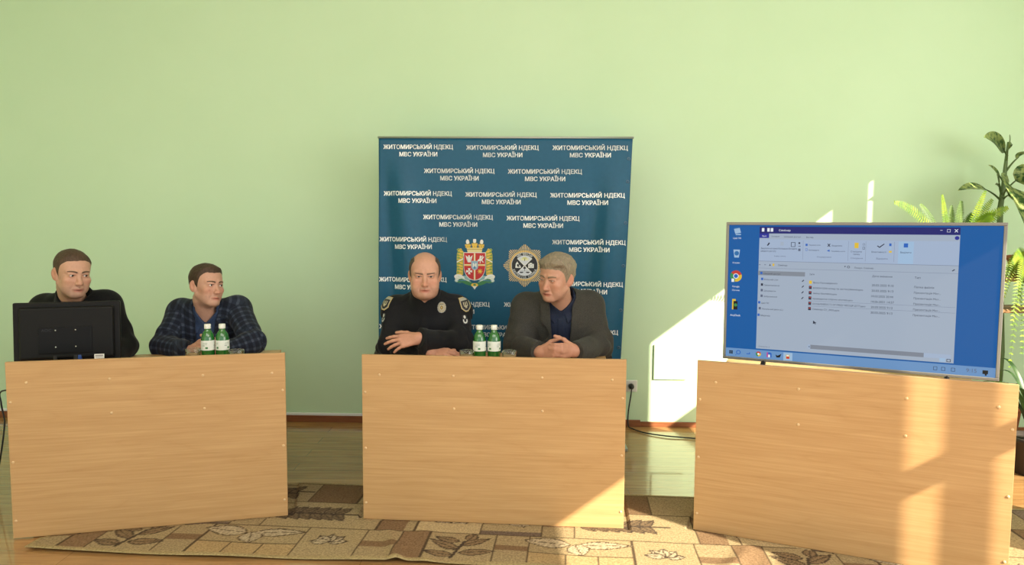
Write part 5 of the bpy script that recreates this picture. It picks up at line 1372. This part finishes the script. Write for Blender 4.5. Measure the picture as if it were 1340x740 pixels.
mat('dark_pot', (.03,.02,.016), .5); mat_noise('stand_wood', (.20,.10,.04), (.28,.15,.06), 12, .5, 0, .4, (1,1,8))
RNG = random.Random(4)
def bez(p0, p1, p2, n): return [(1-t)**2*p0+2*t*(1-t)*p1+t*t*p2 for t in [k/n for k in range(n+1)]]
def leaf_blade(m, pts, width, droop=.25, nrm=None, cols=4, prof=None):
    """a curved blade with a folded midrib along pts"""
    n = len(pts)-1; rows = []
    for i, p in enumerate(pts):
        d = unit(pts[min(i+1,n)]-pts[max(i-1,0)]); up = V3(0,0,1) if nrm is None else V3(nrm); s = np.cross(d, up)
        s = unit(s) if np.linalg.norm(s) > 1e-3 else V3(1,0,0); u = np.cross(s, d); t = i/n
        w = width*(prof(t) if prof else math.sin(PI*min(1, t**.75*.98+.02))**.9)
        rows.append([m.bm.verts.new(tuple(p+s*w*x+u*abs(x)*w*droop)) for x in [(-1+2*k/cols) for k in range(cols+1)]])
    fs = []
    for A, B in zip(rows, rows[1:]):
        for k in range(cols): fs.append(m.bm.faces.new((A[k], A[k+1], B[k+1], B[k])))
    m._tag(fs, True)
def frond(base, tip, lift, parent, mats, name='frond', leaflets=26, wid=.055):
    b0, t0 = V3(base), V3(tip); mid = (b0+t0)/2+V3(0,0,lift)
    pts = bez(b0, mid, t0, leaflets); m = MB(); m.mi = 1
    m.tube([tuple(p) for p in pts], [.0022*(1-.7*i/len(pts)) for i in range(len(pts))], 6); m.mi = 0
    for i in range(3, len(pts)):
        d = unit(pts[min(i+1,len(pts)-1)]-pts[i-1]); t = i/len(pts); L = wid*math.sin(PI*(.12+.86*t))**.7+.004
        vdir = unit(V3(0,-1,0)*.9+V3(.2,0,.3)); s = unit(np.cross(d, vdir))
        for sg in (-1,1):
            dd = unit(s*sg+d*.35+V3(0,0,-.12)*RNG.uniform(.5,1.5)); p = pts[i]
            leaf_blade(m, [p+dd*L*k/3-V3(0,0,1)*.10*L*(k/3)**2 for k in range(4)], (.0046 if wid < .045 else .0055), .15, nrm=np.cross(s, d), cols=2, prof=lambda t: (.85,1.,.7,.12)[min(3, int(round(t*3)))])
    return m.build(name, mats, parent, recalc=False)
PY = 4.35
def pt(px, py, y=PY): return at_y(px, py, y)
# wooden plant stand with two boards
pp = pt(1318,352,4.38)
st = tag(empty('plant_stand', (pp[0]-.02,4.38,0)), 'brown wooden plant stand at the right edge holding two planters of ferns', 'plant stand')
zs1 = pt(1340,362,4.38)[2]; zs0 = pt(1340,402,4.38)[2]
MB().box((0,0,zs1-.012), (.86,.26,.024), .003).build('shelf', 'stand_wood', st)
MB().box((0,0,zs0-.012), (.86,.26,.024), .003).build('shelf', 'stand_wood', st)
for sx in (-1,1):
    for sy in (-1,1): MB().box((sx*.41,sy*.11,(zs1-.025)/2), (.026,.026,zs1-.025), .002).build('leg', 'stand_wood', st)
crown = V3(0,0,.12)
def fern(px, label, fronds, lf):
    x0 = pt(px,352,4.38)[0]; pb = V3(x0, 4.38, zs1+.001)
    fe = tag(empty('potted_fern', tuple(pb)), label, 'plant', 'potted ferns by the window')
    m = MB(); m.lathe([(0,0),(.085,0),(.093,.008),(.112,.095),(.122,.100),(.124,.125),(.112,.127),(.106,.10),(0,.098)], seg=40); m.build('planter', 'terracotta', fe)
    m = MB(); m.lathe([(.104,.102),(.05,.110),(0,.112)], seg=24); m.build('soil', 'soil', fe)
    for (x, y, d, lift, wid) in fronds:
        tip = V3(pt(x, y, d))-pb; a = math.atan2(tip[1], tip[0]); base = crown+V3(math.cos(a)*.04, math.sin(a)*.04, 0)
        frond(base, tip, lift, fe, ['fern_leaf_shaded' if d > 4.41 else lf,'stem_green'], leaflets=30, wid=wid)
fern(1246, 'bright yellow-green upright fern above the right end of the television',
     [(1171,265,4.22,.13,.040),(1205,268,4.46,.08,.030),(1233,256,4.30,.04,.026),(1245,270,4.46,.03,.032),(1258,264,4.44,.03,.036),(1289,251,4.30,.03,.030),(1298,262,4.40,.05,.034),(1302,280,4.16,.12,.050),(1318,272,4.34,.10,.040),(1272,280,4.5,.06,.034),(1195,330,4.3,.15,.04),(1290,330,4.2,.14,.045),(1218,300,4.2,.10,.04)], 'fern_leaf')
fern(1346, 'trailing fern in a terracotta planter at the right edge of the stand',
     [(1324,425,4.12,.22,.036),(1312,392,4.14,.20,.034),(1337,462,4.08,.24,.038),(1316,360,4.20,.10,.034),(1360,310,4.2,.10,.05),(1385,320,4.3,.12,.05),(1400,350,4.2,.14,.05),(1349,425,4.08,.22,.042),(1321,480,4.14,.28,.030),(1333,375,4.06,.14,.038),(1352,380,4.04,.14,.04),(1326,345,4.12,.10,.030)], 'fern_leaf')
# tall dumb cane behind the fern
dpos = pt(1310,330,4.68)
dc = tag(empty('dumb_cane', (dpos[0]+.03,4.68,0)), 'tall dumb cane with mottled dark leaves rising above the fern', 'plant')
dl = V3(dc.location)
m = MB(); m.lathe([(0,0),(.10,0),(.11,.01),(.135,.22),(.145,.23),(.145,.25),(.13,.25),(.125,.22),(0,.215)], seg=36); m.build('pot', 'terracotta', dc)
m = MB(); m.lathe([(.12,.222),(.05,.228),(0,.23)], seg=24); m.build('soil', 'soil', dc)
def dp(px, py, y=4.68): return pt(px, py, y)-dl
stem = [V3(0,0,.22), V3(.01,0,.6), dp(1308,300), dp(1309,272), dp(1313,245), dp(1316,215), dp(1319,186)]
m = MB(); m.tube([tuple(p) for p in stem], [.020,.019,.018,.017,.014,.011,.005], 12); m.build('stem', 'stem_green', dc)
def dleaf(s, e, lift, wd, face=(0,-1,.3), stalk=.35, droop=.2):
    s, e = V3(s), V3(e); mid = (s+e)/2+V3(0,0,lift); pts = bez(s, mid, e, 18); k = int(18*stalk)
    m = MB(); m.mi = 1; m.tube([tuple(p) for p in pts[:k+2]], [.007-.0035*i/(k+1) for i in range(k+2)], 8); m.mi = 0
    leaf_blade(m, pts[k:], wd, droop, nrm=face, cols=6); m.build('leaf', ['dumb_cane_leaf','stem_green'], dc, recalc=False)
dleaf(dp(1309,262), dp(1253,250,4.45), .10, .038, (-.2,-.8,.75), .36)
dleaf(dp(1318,204), dp(1287,180,4.50), .07, .058, (-.1,-1,.35), .12)
dleaf(dp(1317,212), dp(1322,192,4.46), .16, .040, (.5,-.9,.2), .2)
dleaf(dp(1316,225), dp(1354,200,4.5), .08, .050, (.2,-.8,.6), .40)
dleaf(dp(1314,240), dp(1293,216,4.56), .03, .022, (-.3,-.8,.5), .3)
dleaf(dp(1312,258), dp(1336,280,4.34), .22, .105, (.1,-1,.30), .22)
dleaf(dp(1312,262), dp(1350,318,4.30), .26, .095, (.3,-1,.25), .22)
dleaf(dp(1314,252), dp(1368,232,4.5), .12, .08, (.2,-.9,.5), .3)
dleaf(dp(1309,248), dp(1304,228,4.55), .02, .014, (0,-1,.2), .3)
dleaf(dp(1310,255), dp(1302,242,4.5), .05, .012, (0,-1,.2), .3)
# strap-leaved plant on the floor behind the right desk
sp = V3(pt(1352,600,4.05)[0], 4.05, 0)
ss = tag(empty('strap_leaf_plant', tuple(sp)), 'dark plant with arching strap leaves low at the right edge behind the desk', 'plant')
m = MB(); m.lathe([(0,0),(.09,0),(.10,.01),(.125,.19),(.133,.195),(.133,.215),(.12,.215),(.115,.19),(0,.188)], seg=36); m.build('pot', 'dark_pot', ss)
m = MB(); m.lathe([(.112,.192),(.05,.198),(0,.20)], seg=24); m.build('soil', 'soil', ss)
for k in range(18):
    a = k*2.399; L = .24+.16*RNG.random(); up = .30+.30*RNG.random()
    b0 = V3(math.cos(a)*.02, math.sin(a)*.02, .19); e = V3(math.cos(a)*L, math.sin(a)*L, .19+up*.62); mid = V3(math.cos(a)*L*.4, math.sin(a)*L*.4, .19+up*1.05)
    m = MB(); leaf_blade(m, bez(b0, mid, e, 14), .020, .3, cols=2, prof=lambda t: (1-t**2.5)*.9+.05); m.build('leaf', 'strap_leaf', ss, recalc=False)
# ---------------------------------------------------------------- chairs
def seat_chair(P, yaw, label, dx=0., arms=True): p = P['pelvis']; chair(p[0]+dx, p[1]+.03, yaw, label, arms)
seat_chair(P_A, .25, 'black office chair under the man behind the monitor', -.01, False)
seat_chair(P_B, .22, 'black office chair under the man in the checked blazer')
seat_chair(P_C, .06, 'black office chair under the officer, its armrest at his right elbow')
seat_chair(P_D, -.05, 'black office chair under the grey-haired man in tweed')
# give each person an origin at the feet
for o in [o for o in bpy.data.objects if o.name.split('.')[0] == 'person']:
    co = np.array([v.co for v in o.data.vertices]); b0 = Vector(((co[:,0].min()+co[:,0].max())/2, (co[:,1].min()+co[:,1].max())/2, 0))
    T = Matrix.Translation(-b0)
    for x in [o]+list(o.children_recursive): x.data.transform(T)
    o.location = b0
